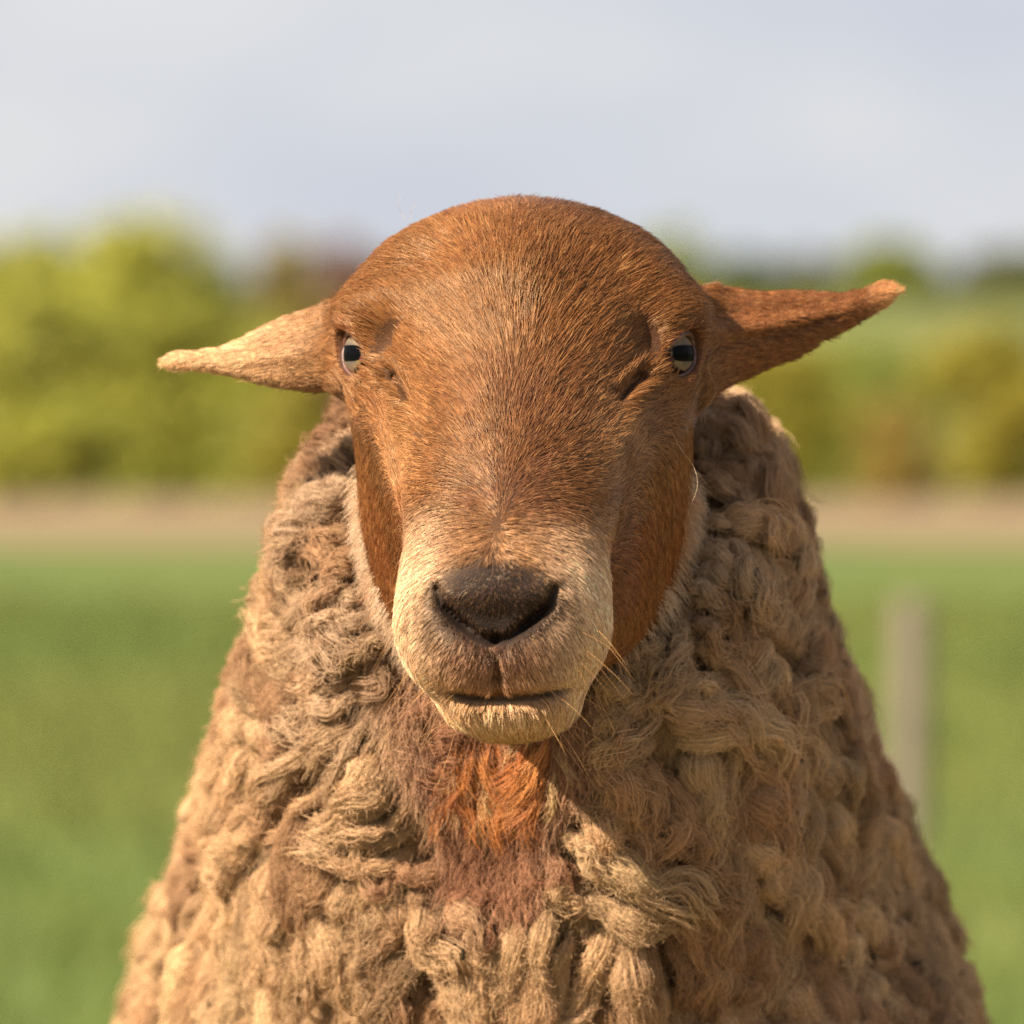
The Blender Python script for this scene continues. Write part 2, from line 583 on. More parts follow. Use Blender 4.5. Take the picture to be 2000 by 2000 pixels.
def coat(P):
    """coat colour of the skin and short fur at world points on the head, ears, throat and legs"""
    x, y, z = P.T
    hx = head_x(x, y)
    ax = np.abs(hx)
    n = fbm(P * 55, 3, 5)
    c = np.repeat(RUST[None], len(P), 0)
    # browner, greyer stripe down the bridge and richer red on the cheeks
    c = mixc(c, srgb(116, 76, 52), 0.85 * np.exp(-((hx - 0.004) / 0.026) ** 2) * sstep(1.01, 0.97, z) * sstep(0.90, 0.93, z))
    c = mixc(c, RUST_D, 0.9 * sstep(0.026, 0.060, ax + 0.008 * n) * np.exp(-((z - 0.908) / 0.036) ** 2))
    c = mixc(c, srgb(200, 146, 96), 0.6 * np.exp(-((ax - 0.047) / 0.011) ** 2) * np.exp(-((z - 0.955) / 0.020) ** 2))
    c = mixc(c, srgb(124, 78, 42), 0.5 * sstep(0.2, -0.4, n))
    # pale cushions of the muzzle, dusky nose, yellowish chin
    mz = sstep(-0.030, -0.056, y)
    pale = sstep(-0.015, -0.062, y) * sstep(0.940, 0.896, z + 0.006 * n) * sstep(0.000, 0.036, ax)
    c = mixc(c, TAN, 0.95 * np.clip(pale, 0, 1))
    c = mixc(c, srgb(196, 146, 104), 0.6 * mz * sstep(0.935, 0.905, z) * sstep(0.03, 0.0, ax))
    lip = mz * np.exp(-(hx / 0.026) ** 2) * np.exp(-((z - 0.8665) / 0.013) ** 2)
    c = mixc(c, srgb(142, 104, 86), np.clip(0.95 * lip, 0, 0.85))
    nose_r = np.sqrt((hx / 0.0300) ** 2 + ((z - 0.8905 + 0.12 * ax) / np.where(z > 0.8905, 0.0205, 0.020)) ** 2)
    c = mixc(c, NOSE, mz * sstep(1.30, 0.62, nose_r + 0.14 * n))
    c = mixc(c, NOSE * 0.7, mz * np.clip(0.85 * seg2(ax, z, [(0.0225, 0.8895), (0.0155, 0.8822), (0.0036, 0.8736)], 0.0032), 0, 1))
    c = mixc(c, CHIN, mz * sstep(0.850, 0.846, z) * 0.95)
    c = mixc(c, srgb(170, 128, 58), mz * sstep(0.842, 0.832, z) * 0.65)
    # cream fringe along the jaw where face meets fleece
    jaw = sstep(0.062, 0.095, y) * sstep(0.955, 0.93, z) * sstep(0.040, 0.055, ax)
    c = mixc(c, CREAM, np.clip(jaw, 0, 1))
    # eyes: dark rims
    for (C_, D_, T_, U_) in EYES:
        r = np.linalg.norm(P - (C_ + D_ * EYE_R), axis=1)
        c = mixc(c, srgb(128, 76, 50), sstep(0.017, 0.011, r) * 0.6)
    # ears pale towards the tips
    k = 3.105 / FPX
    px = x / k + 1000
    c = mixc(c, EARTIP, sstep(690, 440, px) * 0.9)
    c = mixc(c, srgb(226, 160, 108), sstep(1670, 1730, px) * 0.9)
    c = mixc(c, srgb(138, 86, 52), sstep(1360, 1430, px) * sstep(1730, 1640, px) * 0.8)
    # throat, body skin
    low = sstep(0.03, 0.07, body_sdf_head_far(P))
    c = mixc(c, SKINRED, low)
    c *= (1 + 0.10 * n)[:, None]
    return c


def body_sdf_head_far(P):
    """rough distance from the head: 0 on the head, grows down the neck"""
    x, y, z = P.T
    a = np.array([0.0, -0.06, 0.875])
    b = np.array([0.006, 0.085, 0.985])
    ab = b - a
    t = np.clip((P - a) @ ab / (ab @ ab), 0, 1)
    d = np.linalg.norm(P - a - t[:, None] * ab, axis=1) - (0.055 + 0.04 * t)
    k = 3.105 / FPX
    px = x / k + 1000
    earz = (np.abs(z - 1.0) < 0.05) & ((px < 690) | (px > 1340)) & (y < 0.16)
    return np.where(earz, 0, np.maximum(d, 0))


def to_px(P):
    k_ = FPX / (P[:, 1] - CAM_Y)
    return 1000 + P[:, 0] * k_, HOR - (P[:, 2] - CAM_Z) * k_


def throat_mask(P):
    u, v = to_px(P)
    hw = np.interp(v, [1250, 1450, 1560, 1690, 1780], [235, 200, 135, 95, 78])
    return sstep(1.15, 0.80, np.abs(u - 968 - 20 * fbm(P * 60, 1, 7)) / hw) * sstep(1230, 1280, v) * sstep(1790, 1750, v) * sstep(0.30, 0.27, P[:, 1])


sheep = link(bpy.data.objects.new('sheep', None))
sheep.empty_display_size = 0.2
tag(sheep, 'rust-brown faced sheep with shaggy tan fleece staring straight at the viewer', 'sheep')

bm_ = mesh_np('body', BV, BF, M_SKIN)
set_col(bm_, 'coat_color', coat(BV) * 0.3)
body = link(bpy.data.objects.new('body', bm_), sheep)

# ------------------------------------------------------------------ eyes
m_eye, t, b = new_mat('eyeball')
tcn = N(t, 'ShaderNodeTexCoord')
sep = N(t, 'ShaderNodeSeparateXYZ')
t.links.new(tcn.outputs['Object'], sep.inputs[0])


def mth(t, op, a, b_=None, c_=None):
    n = t.nodes.new('ShaderNodeMath')
    n.operation = op
    for i, v in enumerate((a, b_, c_)):
        if v is None:
            continue
        if isinstance(v, (int, float)):
            n.inputs[i].default_value = v
        else:
            t.links.new(v, n.inputs[i])
    return n.outputs[0]


def ramp(t, fac, stops, interp='LINEAR'):
    r = N(t, 'ShaderNodeValToRGB')
    r.color_ramp.interpolation = interp
    while len(r.color_ramp.elements) < len(stops):
        r.color_ramp.elements.new(0.5)
    for e, (p, c) in zip(r.color_ramp.elements, stops):
        e.position = p
        e.color = (*c, 1)
    t.links.new(fac, r.inputs[0])
    return r.outputs[0]


rr = mth(t, 'SQRT', mth(t, 'ADD', mth(t, 'POWER', sep.outputs[0], 2.0), mth(t, 'POWER', sep.outputs[1], 2.0)))
rad01 = mth(t, 'DIVIDE', rr, 0.0158)
wav = N(t, 'ShaderNodeTexNoise', Scale=600.0, Detail=4.0)
t.links.new(tcn.outputs['Object'], wav.inputs['Vector'])
iris = ramp(t, mth(t, 'ADD', rad01, mth(t, 'MULTIPLY', mth(t, 'SUBTRACT', wav.outputs[0], 0.5), 0.28)),
            [(0.0, srgb(78, 72, 68)), (0.30, srgb(96, 88, 80)), (0.46, srgb(128, 108, 84)), (0.53, srgb(30, 22, 20)), (0.66, srgb(44, 27, 22)), (1.0, srgb(84, 40, 30))])
pw = mth(t, 'POWER', mth(t, 'ABSOLUTE', mth(t, 'DIVIDE', sep.outputs[0], 0.0082)), 4.0)
ph = mth(t, 'POWER', mth(t, 'ABSOLUTE', mth(t, 'DIVIDE', sep.outputs[1], 0.0038)), 4.0)
pup = ramp(t, mth(t, 'ADD', pw, ph), [(0.72, (0, 0, 0)), (1.0, (1, 1, 1))])
mxn = N(t, 'ShaderNodeMix', data_type='RGBA')
t.links.new(pup, mxn.inputs[0])
mxn.inputs[6].default_value = (0.003, 0.003, 0.004, 1)
t.links.new(iris, mxn.inputs[7])
t.links.new(mxn.outputs[2], b.inputs['Base Color'])
b.inputs['Roughness'].default_value = 0.25
b.inputs['Coat Weight'].default_value = 0.2
b.inputs['Coat Roughness'].default_value = 0.02
b.inputs['Specular IOR Level'].default_value = 0.0
b.inputs['Coat IOR'].default_value = 1.36

m_lid = mat_noise('eyelid_skin', [(0.35, srgb(54, 34, 28)), (0.62, srgb(104, 68, 58))], scale=260, rough=0.42, bump=0.2, spec=0.5)
m_car = mat_noise('tear_corner_skin', [(0.3, srgb(50, 24, 20)), (0.7, srgb(84, 40, 34))], scale=300, rough=0.6, spec=0.2)


def tube_mesh(name, path, rads, mat, sides=8, closed=False, squash=1.0):
    path = np.asarray(path, float)
    n = len(path)
    rads = np.broadcast_to(rads, (n,))
    if closed:
        T = np.roll(path, -1, 0) - np.roll(path, 1, 0)
    else:
        T = np.gradient(path, axis=0)
    T /= np.linalg.norm(T, axis=1, keepdims=True) + 1e-12
    ref = np.array([0.0, -1.0, 0.15])
    A = ref - T * (T @ ref)[:, None]
    A /= np.linalg.norm(A, axis=1, keepdims=True) + 1e-9
    Bv = np.cross(T, A)
    th = np.linspace(0, 2 * PI, sides, endpoint=False)
    V = path[:, None] + rads[:, None, None] * (np.cos(th)[None, :, None] * A[:, None] * squash + np.sin(th)[None, :, None] * Bv[:, None])
    F = []
    m = n if closed else n - 1
    for i in range(m):
        i2 = (i + 1) % n
        for j in range(sides):
            j2 = (j + 1) % sides
            F.append((i * sides + j, i * sides + j2, i2 * sides + j2, i2 * sides + j))
    return mesh_np(name, V.reshape(-1, 3), F, mat)


for (C_, D_, T_, U_) in EYES:
    # eyeball with a cornea bulge, pole along the gaze
    nu, nv = 48, 28
    th = np.linspace(0, 2 * PI, nu, endpoint=False)
    ph_ = np.linspace(0.02, PI - 0.02, nv)
    rad = EYE_R + 0.0011 * np.exp(-(ph_ / 0.55) ** 4)
    V = np.stack([np.outer(rad * np.sin(ph_), np.cos(th)), np.outer(rad * np.sin(ph_), np.sin(th)), np.outer(rad * np.cos(ph_), np.ones(nu))], -1).reshape(-1, 3)
    F = [(i * nu + j, (i + 1) * nu + j, (i + 1) * nu + (j + 1) % nu, i * nu + (j + 1) % nu) for i in range(nv - 1) for j in range(nu)]
    eye = link(bpy.data.objects.new('eye', mesh_np('eye', V, F, m_eye)), sheep)
    X_ = np.cross(U_, D_)
    eye.matrix_world = Matrix(((X_[0], U_[0], D_[0], C_[0]), (X_[1], U_[1], D_[1], C_[1]), (X_[2], U_[2], D_[2], C_[2]), (0, 0, 0, 1)))
    sgn_n = 1.0 if (X_ @ T_) > 0 else -1.0
    u, v = lid_curve(44)
    rs = EYE_R + 0.0009
    w_ = np.sqrt(np.maximum(rs ** 2 - u ** 2 - v ** 2, (0.004) ** 2))
    lid = tube_mesh('eyelid', np.stack([u * sgn_n, v, w_], 1), 0.0016 + 0.0004 * np.sin(np.linspace(0, 2 * PI, 44)), m_lid, sides=8, closed=True)
    link(bpy.data.objects.new('eyelid', lid), eye)
    cu, cv = 0.0104, -0.0040
    q = np.linspace(0, 1, 7)
    car = tube_mesh('tear_corner', np.stack([sgn_n * (0.0068 + 0.0066 * q), -0.0022 - 0.0030 * q, np.sqrt(np.maximum(rs ** 2 - (0.0068 + 0.0066 * q) ** 2 - (0.0022 + 0.003 * q) ** 2, 0.003 ** 2)) - 0.0006], 1),
                    np.array([0.0004, 0.0013, 0.0018, 0.0020, 0.0019, 0.0014, 0.0005]), m_car, sides=8)
    link(bpy.data.objects.new('tear_corner', car), eye)

# ------------------------------------------------------------------ short fur on head, ears
tri = np.concatenate([BF[:, [0, 1, 2]], BF[:, [0, 2, 3]]])
A_, B_, C3 = BV[tri[:, 0]], BV[tri[:, 1]], BV[tri[:, 2]]
tn = np.cross(B_ - A_, C3 - A_)
ta = np.linalg.norm(tn, axis=1) * 0.5
cen = (A_ + B_ + C3) / 3
far = body_sdf_head_far(cen)
onhead = (far < 0.045) & (cen[:, 2] > 0.80) & (cen[:, 1] < 0.19)
for (C_, D_, T_, U_) in EYES:
    onhead &= ~((np.linalg.norm(cen - C_, axis=1) < EYE_R + 0.0016) & ((cen - C_) @ D_ > 0.30 * EYE_R))
facing = -(tn[:, 1] / (2 * ta + 1e-15))
wgt = ta * onhead * np.where(facing > -0.25, 1.0, 0.25)
NF = 230000
ti = rng.choice(len(tri), NF, p=wgt / wgt.sum())
r1, r2 = np.sqrt(rng.random(NF)), rng.random(NF)
P0 = A_[ti] * (1 - r1)[:, None] + B_[ti] * (r1 * (1 - r2))[:, None] + C3[ti] * (r1 * r2)[:, None]
n0 = body_normal(P0, 0.0022)
x, y, z = P0.T
hx = head_x(x, y)
ax = np.abs(hx)
k = 3.105 / FPX
px = x / k + 1000
ear_m = np.maximum(sstep(690, 640, px), sstep(1345, 1400, px)) * (np.abs(z - 1.0) < 0.06)
WZ = 0.924
fanx = 1.75 + 1.5 * sstep(0.965, 1.02, z)
flow = np.stack([fanx * hx, 0.25 * np.abs(z - WZ) * (z > WZ), z - WZ], 1)
flow[:, 1] += 0.05 * sstep(1.03, 1.06, z)
flow /= np.linalg.norm(flow, axis=1, keepdims=True) + 1e-6
ck = sstep(0.034, 0.066, ax + 0.004 * fbm(P0 * 50, 1, 12)) * sstep(1.000, 0.920, z) * sstep(-0.03, 0.04, y)
cheek = np.stack([np.sign(hx) * 0.25, np.full(NF, 0.35), np.full(NF, -0.9)], 1)
flow = flow * (1 - ck)[:, None] + cheek * ck[:, None]
chin = sstep(0.852, 0.846, z) * sstep(0.0, -0.02, y)
flow = flow * (1 - chin)[:, None] + np.stack([hx * 14, np.full(NF, -0.15), np.full(NF, -1.0)], 1) * chin[:, None]
earflow = np.stack([np.where(px < 1000, -1.0, 1.0), np.full(NF, 0.25), np.where(px < 1000, -0.25, 0.0)], 1)
flow = flow * (1 - ear_m)[:, None] + earflow * ear_m[:, None]
swirl = np.stack([fbm(P0 * 38, 2, 21), fbm(P0 * 38, 2, 22), fbm(P0 * 38, 2, 23)], 1)
flow = flow + 0.13 * swirl + rng.normal(0, 0.075, (NF, 3))
flow -= n0 * (flow * n0).sum(1, keepdims=True)
flow /= np.linalg.norm(flow, axis=1, keepdims=True) + 1e-9
mz = sstep(-0.030, -0.056, y)
L = 0.0135 - 0.0045 * sstep(1.01, 0.95, z) - 0.0022 * mz 
nose_r = np.sqrt((hx / 0.0275) ** 2 + ((z - 0.8905) / 0.018) ** 2)
L = np.where((nose_r < 1.0) & (mz > 0.5), 0.0030, L)
L = L * (1 - 0.55 * ear_m) + 0.0025 * chin + 0.004 * ck * sstep(0.05, 0.08, y)
L = L * 0.85
for (C_, D_, T_, U_) in EYES:
    near_e = sstep(EYE_R + 0.011, EYE_R + 0.002, np.linalg.norm(P0 - C_, axis=1)) * sstep(0.15 * EYE_R, 0.5 * EYE_R, (P0 - C_) @ D_)
    L = L * (1 - 0.65 * near_e)
L = L * rng.uniform(0.65, 1.25, NF)
# tufts: neighbouring hairs lean together
tuft = vnoise(P0 * 420, 31)
lift = np.clip(rng.normal(0.17, 0.06, NF) + 0.09 * tuft + 0.05 * swirl[:, 0] + 0.10 * mz, 0.05, 0.6)
lift = np.where(ear_m > 0.5, 0.22 + 0.12 * rng.random(NF), lift)
tp_ = sstep(1.058, 1.072, z) * sstep(0.2, 0.9, rng.random(NF) + 0.5 * fbm(P0 * 60, 1, 9))
lift = lift + 0.25 * tp_
L = L * (0.75 + 0.45 * tp_) + 0.25 * L * sstep(1.06, 1.05, z)
side = np.cross(n0, flow)
lean = 0.16 * vnoise(P0 * 300, 41)
K = 5
sv = np.linspace(0, 1, K)
bend = rng.normal(0, 0.07, NF)
PT = P0[:, None] - n0[:, None] * 0.0004 + L[:, None, None] * (flow[:, None] * sv[None, :, None]
      + n0[:, None] * (lift[:, None] * (sv - 0.42 * sv ** 2)[None])[..., None]
      + side[:, None] * (lean[:, None] * sv[None] + bend[:, None] * (sv ** 2)[None])[..., None])
# tips of neighbouring hairs draw together
from mathutils import kdtree
ncl = 45000
kd = kdtree.KDTree(ncl)
for i in range(ncl):
    kd.insert(P0[i], i)
kd.balance()
near_c = np.array([kd.find(p)[1] for p in P0])
PT += (PT[near_c] - PT) * ((0.60 * (1 - 0.8 * ear_m))[:, None] * rng.uniform(0.3, 1.0, NF)[:, None] * (sv ** 1.5)[None])[..., None]
fc = coat(P0)
hv = rng.normal(0, 0.20, NF) + (rng.normal(0, 0.14, ncl))[near_c]
fc = fc * np.exp(hv)[:, None] * (1 + np.array([0.0, 0.10, 0.16])[None] * hv[:, None]) * (1 + 0.10 * vnoise(P0 * 500, 51))[:, None]
light = rng.random(NF) < 0.10                    # scattered pale guard hairs
fc[light] = fc[light] * 0.6 + srgb(228, 178, 120) * 0.4 * (0.3 + fc[light, :1] * 2.0)
hair_object('face_fur', PT, np.array([0.00011, 0.00011, 0.00011, 0.00008, 0.00003]), fc, M_FUR, sheep)
#@@FUR


# ------------------------------------------------------------------ fleece: felted under-layer
def fleece_off(x, y, z):
    a = np.array([0.0, -0.06, 0.875])
    b_ = np.array([0.006, 0.085, 0.985])
    ab = b_ - a
    t_ = np.clip(((x - a[0]) * ab[0] + (y - a[1]) * ab[1] + (z - a[2]) * ab[2]) / (ab @ ab), 0, 1)
    dh = np.sqrt((x - a[0] - t_ * ab[0]) ** 2 + (y - a[1] - t_ * ab[1]) ** 2 + (z - a[2] - t_ * ab[2]) ** 2) - (0.055 + 0.04 * t_)
    o = -0.012 + 0.030 * sstep(-0.005, 0.040, dh) + 0.006 * sstep(0.04, 0.12, dh)
    # the throat is nearly bare
    o = o - 0.020 * np.exp(-((x + 0.012) / 0.040) ** 2) * sstep(0.740, 0.775, z) * sstep(0.27, 0.20, y)
    return o * sstep(0.36, 0.44, z) - 0.02 * sstep(0.40, 0.34, z)


def fleece_sdf(x, y, z):
    d = body_sdf(x, y, z, head=False) - fleece_off(x, y, z)
    # round ruff of wool behind the cheeks
    r = ell(x, y, z, (0.016, 0.225, 0.905), (0.100, 0.085, 0.072))
    d = smin(d, r, 0.03)
    return d


fx = axis((-0.36, 0.40, 0.0075))
fy = axis((0.02, 0.46, 0.0075), (0.46, 1.46, 0.02))
fz = axis((0.30, 0.62, 0.016), (0.62, 1.06, 0.0075))


def fleece_grid(x, y, z):
    d = fleece_sdf(x, y, z)
    if d.size > 400 and d.ndim == 3:
        P = np.stack(np.broadcast_arrays(x, y, z), -1)
        d = d + 0.0045 * fbm(P * 42, 2, 61)
    return d


FV, FF = surface_nets(fx, fy, fz, eval_grid(fleece_grid, fx, fy, fz))
print('fleece', len(FV), len(FF))


def fleece_normal(P, eps=0.004):
    o = np.empty_like(P)
    for k_ in range(3):
        a, b_ = P.copy(), P.copy()
        a[:, k_] += eps
        b_[:, k_] -= eps
        o[:, k_] = fleece_sdf(*a.T) - fleece_sdf(*b_.T)
    return o / (np.linalg.norm(o, axis=1, keepdims=True) + 1e-12)


WOOL = srgb(202, 164, 125)
WOOL_G = srgb(210, 174, 131)
WOOL_B = srgb(160, 118, 86)
WOOL_GREY = srgb(176, 146, 120)


def wool_col(P):
    x, y, z = P.T
    n = fbm(P * 13, 3, 71)
    n2 = fbm(P * 34, 2, 72)
    c = np.repeat(WOOL[None], len(P), 0)
    c = mixc(c, WOOL_G, sstep(-0.1, 0.7, n) * 0.8)
    c = mixc(c, WOOL_B, sstep(0.15, -0.5, n2) * 0.75)
    near = np.exp(-((np.abs(x - 0.0) - 0.072) / 0.020) ** 2) * sstep(0.80, 0.86, z)
    c = mixc(c, WOOL_GREY, np.clip(near * (0.6 + 0.6 * n2), 0, 0.85))
    # rusty wool round the throat and behind the ears
    u_, v_ = to_px(P)
    tm = throat_mask(P)
    c = mixc(c, srgb(170, 126, 100), tm * 0.8)
    c = mixc(c, srgb(158, 108, 80), tm * sstep(150, 60, np.abs(u_ - 965)) * 0.8)
    c = mixc(c, srgb(128, 84, 54), sstep(0.945, 0.965, z) * sstep(0.02, -0.03, x) * 0.75)
    return c


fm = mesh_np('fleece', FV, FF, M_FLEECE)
set_col(fm, 'coat_color', wool_col(FV) * 0.35)  # under-layer colour darkened to put shade into the gaps between locks
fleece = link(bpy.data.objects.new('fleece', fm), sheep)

# ------------------------------------------------------------------ wool locks
ftri = np.concatenate([FF[:, [0, 1, 2]], FF[:, [0, 2, 3]]])
fa, fb_, fc_ = FV[ftri[:, 0]], FV[ftri[:, 1]], FV[ftri[:, 2]]
fn = np.cross(fb_ - fa, fc_ - fa)
far_ = np.linalg.norm(fn, axis=1) * 0.5
fcen = (fa + fb_ + fc_) / 3
fdir = fn / (2 * far_[:, None] + 1e-15)
tocam = np.array([0, CAM_Y, CAM_Z]) - fcen
tocam /= np.linalg.norm(tocam, axis=1, keepdims=True)
cosv = (fdir * tocam).sum(1)
inview = (cosv > -0.60) & (fcen[:, 1] < 0.62) & (fcen[:, 2] > 0.655)
hidden = body_sdf(*fcen.T) < -0.004                      # inside head or skin
okf = (fcen[:, 2] > 0.36) & ~hidden


def scatter(mask, spacing, tries):
    wg = far_ * mask
    idx = rng.choice(len(ftri), tries, p=wg / wg.sum())
    a, b_ = np.sqrt(rng.random(tries)), rng.random(tries)
    P = fa[idx] * (1 - a)[:, None] + fb_[idx] * (a * (1 - b_))[:, None] + fc_[idx] * (a * b_)[:, None]
    cell, keep = {}, []
    for i, p in enumerate(P):
        s_ = spacing(p) if callable(spacing) else spacing
        key = tuple((p / 0.012).astype(int))
        rngc = int(math.ceil(s_ / 0.012))
        good = True
        for dx in range(-rngc, rngc + 1):
            for dy in range(-rngc, rngc + 1):
                for dz in range(-rngc, rngc + 1):
                    for q in cell.get((key[0] + dx, key[1] + dy, key[2] + dz), ()):
                        if (P[q] - p) @ (P[q] - p) < s_ * s_:
                            good = False
                            break
                    if not good:
                        break
                if not good:
                    break
            if not good:
                break
        if good:
            cell.setdefault(key, []).append(i)
            keep.append(i)
    return P[keep]


def front_spacing(p):
    return 0.0084 if p[2] > 0.84 else (0.0088 if abs(p[0]) < 0.13 else 0.0084)


LP = scatter(okf & inview, front_spacing, 14000)
LP = LP[(throat_mask(LP) < 0.35) | (rng.random(len(LP)) < 0.45)]
nfront = len(LP)
LP = np.concatenate([LP, scatter(okf & ~inview, 0.023, 7000)])
isf = np.arange(len(LP)) < nfront
nL = len(LP)
print('locks', nfront, nL)
LN = fleece_normal(LP)
x, y, z = LP.T
# run of the locks: outwards and down, more sideways high on the neck
xc = -0.010
o = np.clip((x - xc) / 0.115, -1.3, 1.3)
ang = R(62) * np.sign(o) * np.abs(o) ** 0.8 * (0.55 + 0.6 * sstep(0.80, 0.93, z))
# locks stand in clumps that share their run and draw together towards the tips
seeds = []
for i in range(nL):
    sp = 0.021 if LP[i, 2] > 0.84 else 0.031
    if all((LP[i] - LP[j]) @ (LP[i] - LP[j]) > sp * sp for j in seeds):
        seeds.append(i)
seeds = np.array(seeds)
cid = np.argmin(((LP[:, None] - LP[seeds][None] + rng.normal(0, 0.003, (nL, 1, 3))) ** 2).sum(2), 1)
nc = len(seeds)
own = rng.random(nL) < 0.16
cl_ang = (0.35 * fbm(LP[seeds] * 18, 2, 81) + rng.normal(0, 0.34, nc))[cid]
cl_lift, cl_len, cl_col = rng.uniform(0.30, 1.55, nc)[cid], rng.uniform(0.75, 1.25, nc)[cid], (1 + np.clip(rng.normal(0, 0.09, nc), -0.2, 0.14))[cid]
ang = np.where(own, ang, ang[seeds][cid] * 0.6 + ang * 0.4) + cl_ang + rng.normal(0, 0.15, nL) + np.where(own, rng.normal(0, 0.6, nL), 0)
u_, v_ = to_px(LP)
edge = sstep(420, 240, np.abs(u_ - 968)) * sstep(1250, 1400, v_) * sstep(1800, 1650, v_)
ang = ang + edge * np.sign(u_ - 968) * 0.45
ang = np.where(isf, ang, 0.35 * fbm(LP * 7, 2, 82))
LT = np.stack([np.sin(ang), np.where(isf, 0.10, 0.5), -np.cos(ang)], 1)
LT -= LN * (LT * LN).sum(1, keepdims=True)
LT /= np.linalg.norm(LT, axis=1, keepdims=True) + 1e-9
flank = sstep(0.10, 0.16, np.abs(x - 0.01) - 0.25 * (0.80 - z)) * isf      # matted, smoother sides
upper = sstep(0.83, 0.88, z) * isf
throat = throat_mask(LP)
LL = rng.uniform(0.034, 0.064, nL) * (1 - 0.55 * throat) * cl_len * (1 - 0.40 * upper) * (1 - 0.45 * flank)
LR = np.exp(rng.normal(math.log(0.0044), 0.42, nL)) * (1 - 0.15 * upper) * (1 - 0.30 * flank)
LL = np.where(isf, LL, rng.uniform(0.04, 0.06, nL))
LR = np.where(isf, np.clip(LR, 0.0020, 0.0086) * (1 - 0.5 * throat), rng.uniform(0.0085, 0.012, nL))
curl = np.where(isf, rng.uniform(0.0008, 0.0044, nL) + 0.0040 * upper * rng.random(nL), 0.003)
turns = rng.uniform(0.8, 2.3, nL) * (1 + 0.5 * upper)
phs = rng.uniform(0, 2 * PI, nL)
ruff = sstep(0.885, 0.92, z) * sstep(0.055, 0.09, np.abs(x - 0.008)) * isf
LL = LL * (1 + 0.55 * ruff * cl_len * (x > 0) + 0.10 * ruff * (x < 0))
lift0 = cl_lift * rng.uniform(0.85, 1.15, nL) + 0.35 * ruff * (1 - 0.45 * flank) + 0.25 * upper
M = 17
sv = np.linspace(0, 1, M)
path = np.empty((nL, M, 3))
path[:, 0] = LP - LN * 0.009
dvec = LN * lift0[:, None] + LT
grav = np.array([0, 0, -1.0])
for i in range(1, M):
    s_ = sv[i]
    dd = LN * (lift0 * (1 - 1.75 * s_))[:, None] + LT + grav * (0.35 * s_ + 0.25 * s_ * upper)[:, None]
    dd /= np.linalg.norm(dd, axis=1, keepdims=True)
    p = path[:, i - 1] + dd * (LL / (M - 1))[:, None]
    # keep the lock lying on the under-layer, not inside it, and clear of the face
    sd_ = fleece_sdf(*p.T)
    push = np.clip(LR * 0.55 - sd_, 0, 0.02)
    p = p + fleece_normal(p) * push[:, None]
    hd_ = body_sdf(*p.T)
    inh = np.clip(0.006 - hd_, 0, 0.02) * (p[:, 1] < 0.2)
    if inh.max() > 0:
        m_ = inh > 0
        p[m_] += body_normal(p[m_], 0.003) * inh[m_][:, None]
    path[:, i] = p
drawn = np.where(own, 0.0, rng.uniform(0.30, 0.82, nL))[:, None] * sstep(0.15, 1.0, sv)[None] * isf[:, None]
path = path + (path[seeds[cid]] - path) * drawn[..., None]
LB = np.cross(LT, LN)
wave = curl[:, None] * sstep(0.1, 0.6, sv)[None] * np.sin(2 * PI * turns[:, None] * sv[None] + phs[:, None])
wav2 = curl[:, None] * sstep(0.1, 0.6, sv)[None] * np.cos(2 * PI * turns[:, None] * sv[None] + phs[:, None])
path = path + LB[:, None] * wave[..., None] + LN[:, None] * wav2[..., None] * 0.7
# frames
TT = np.gradient(path, axis=1)
TT /= np.linalg.norm(TT, axis=2, keepdims=True) + 1e-12
NN = LN[:, None] - TT * (TT * LN[:, None]).sum(2, keepdims=True)
NN /= np.linalg.norm(NN, axis=2, keepdims=True) + 1e-9
BB = np.cross(TT, NN)
prof = np.clip(np.sqrt(np.clip(sv / 0.16, 0.12, 1)), 0, 1) * np.where(sv > 0.30, np.clip(1 - (sv - 0.30) / 0.76, 0.04, 1) ** 0.8, 1)
lump = 1.08 + 0.42 * vnoise(np.stack([np.repeat(np.arange(nL)[:, None] * 7.3, M, 1), np.repeat(sv[None] * 5, nL, 0), np.zeros((nL, M))], -1), 91)
RAD = LR[:, None] * prof[None] * lump
lcol = wool_col(LP) * ((1 + rng.normal(0, 0.13, nL)) * cl_col)[:, None]

# solid cores, felted together into the fleece
SD = 8
th = np.linspace(0, 2 * PI, SD, endpoint=False)
core_n = 0.84 + 0.24 * vnoise(np.stack(np.broadcast_arrays(np.arange(nL)[:, None, None] * 3.1, np.cos(th)[None, None] * 1.5 + sv[None, :, None] * 4, np.sin(th)[None, None] * 1.5), -1), 93)
core_n = core_n * (1 - 0.75 * sstep(0.40, 0.80, sv))[None, :, None]
flat = rng.uniform(0.6, 1.05, nL)
CV = path[:, :, None] + (RAD[:, :, None] * core_n)[..., None] * (np.cos(th)[None, None, :, None] * BB[:, :, None] + flat[:, None, None, None] * np.sin(th)[None, None, :, None] * NN[:, :, None])
tip = path[:, -1] + TT[:, -1] * LR[:, None] * 0.2
VC = np.concatenate([CV.reshape(nL, -1, 3), tip[:, None]], 1)
base_f = []
for i in range(M - 1):
    for j in range(SD):
        j2 = (j + 1) % SD
        base_f.append((i * SD + j, i * SD + j2, (i + 1) * SD + j2, (i + 1) * SD + j))
for j in range(SD):
    base_f.append(((M - 1) * SD + j, (M - 1) * SD + (j + 1) % SD, M * SD, M * SD))
base_f = np.array(base_f)
quads = base_f[:(M - 1) * SD]
FC = (quads[None] + (np.arange(nL) * (M * SD + 1))[:, None, None]).reshape(-1, 4)
cm = mesh_np('wool_padding', VC.reshape(-1, 3), FC, M_FLEECE)
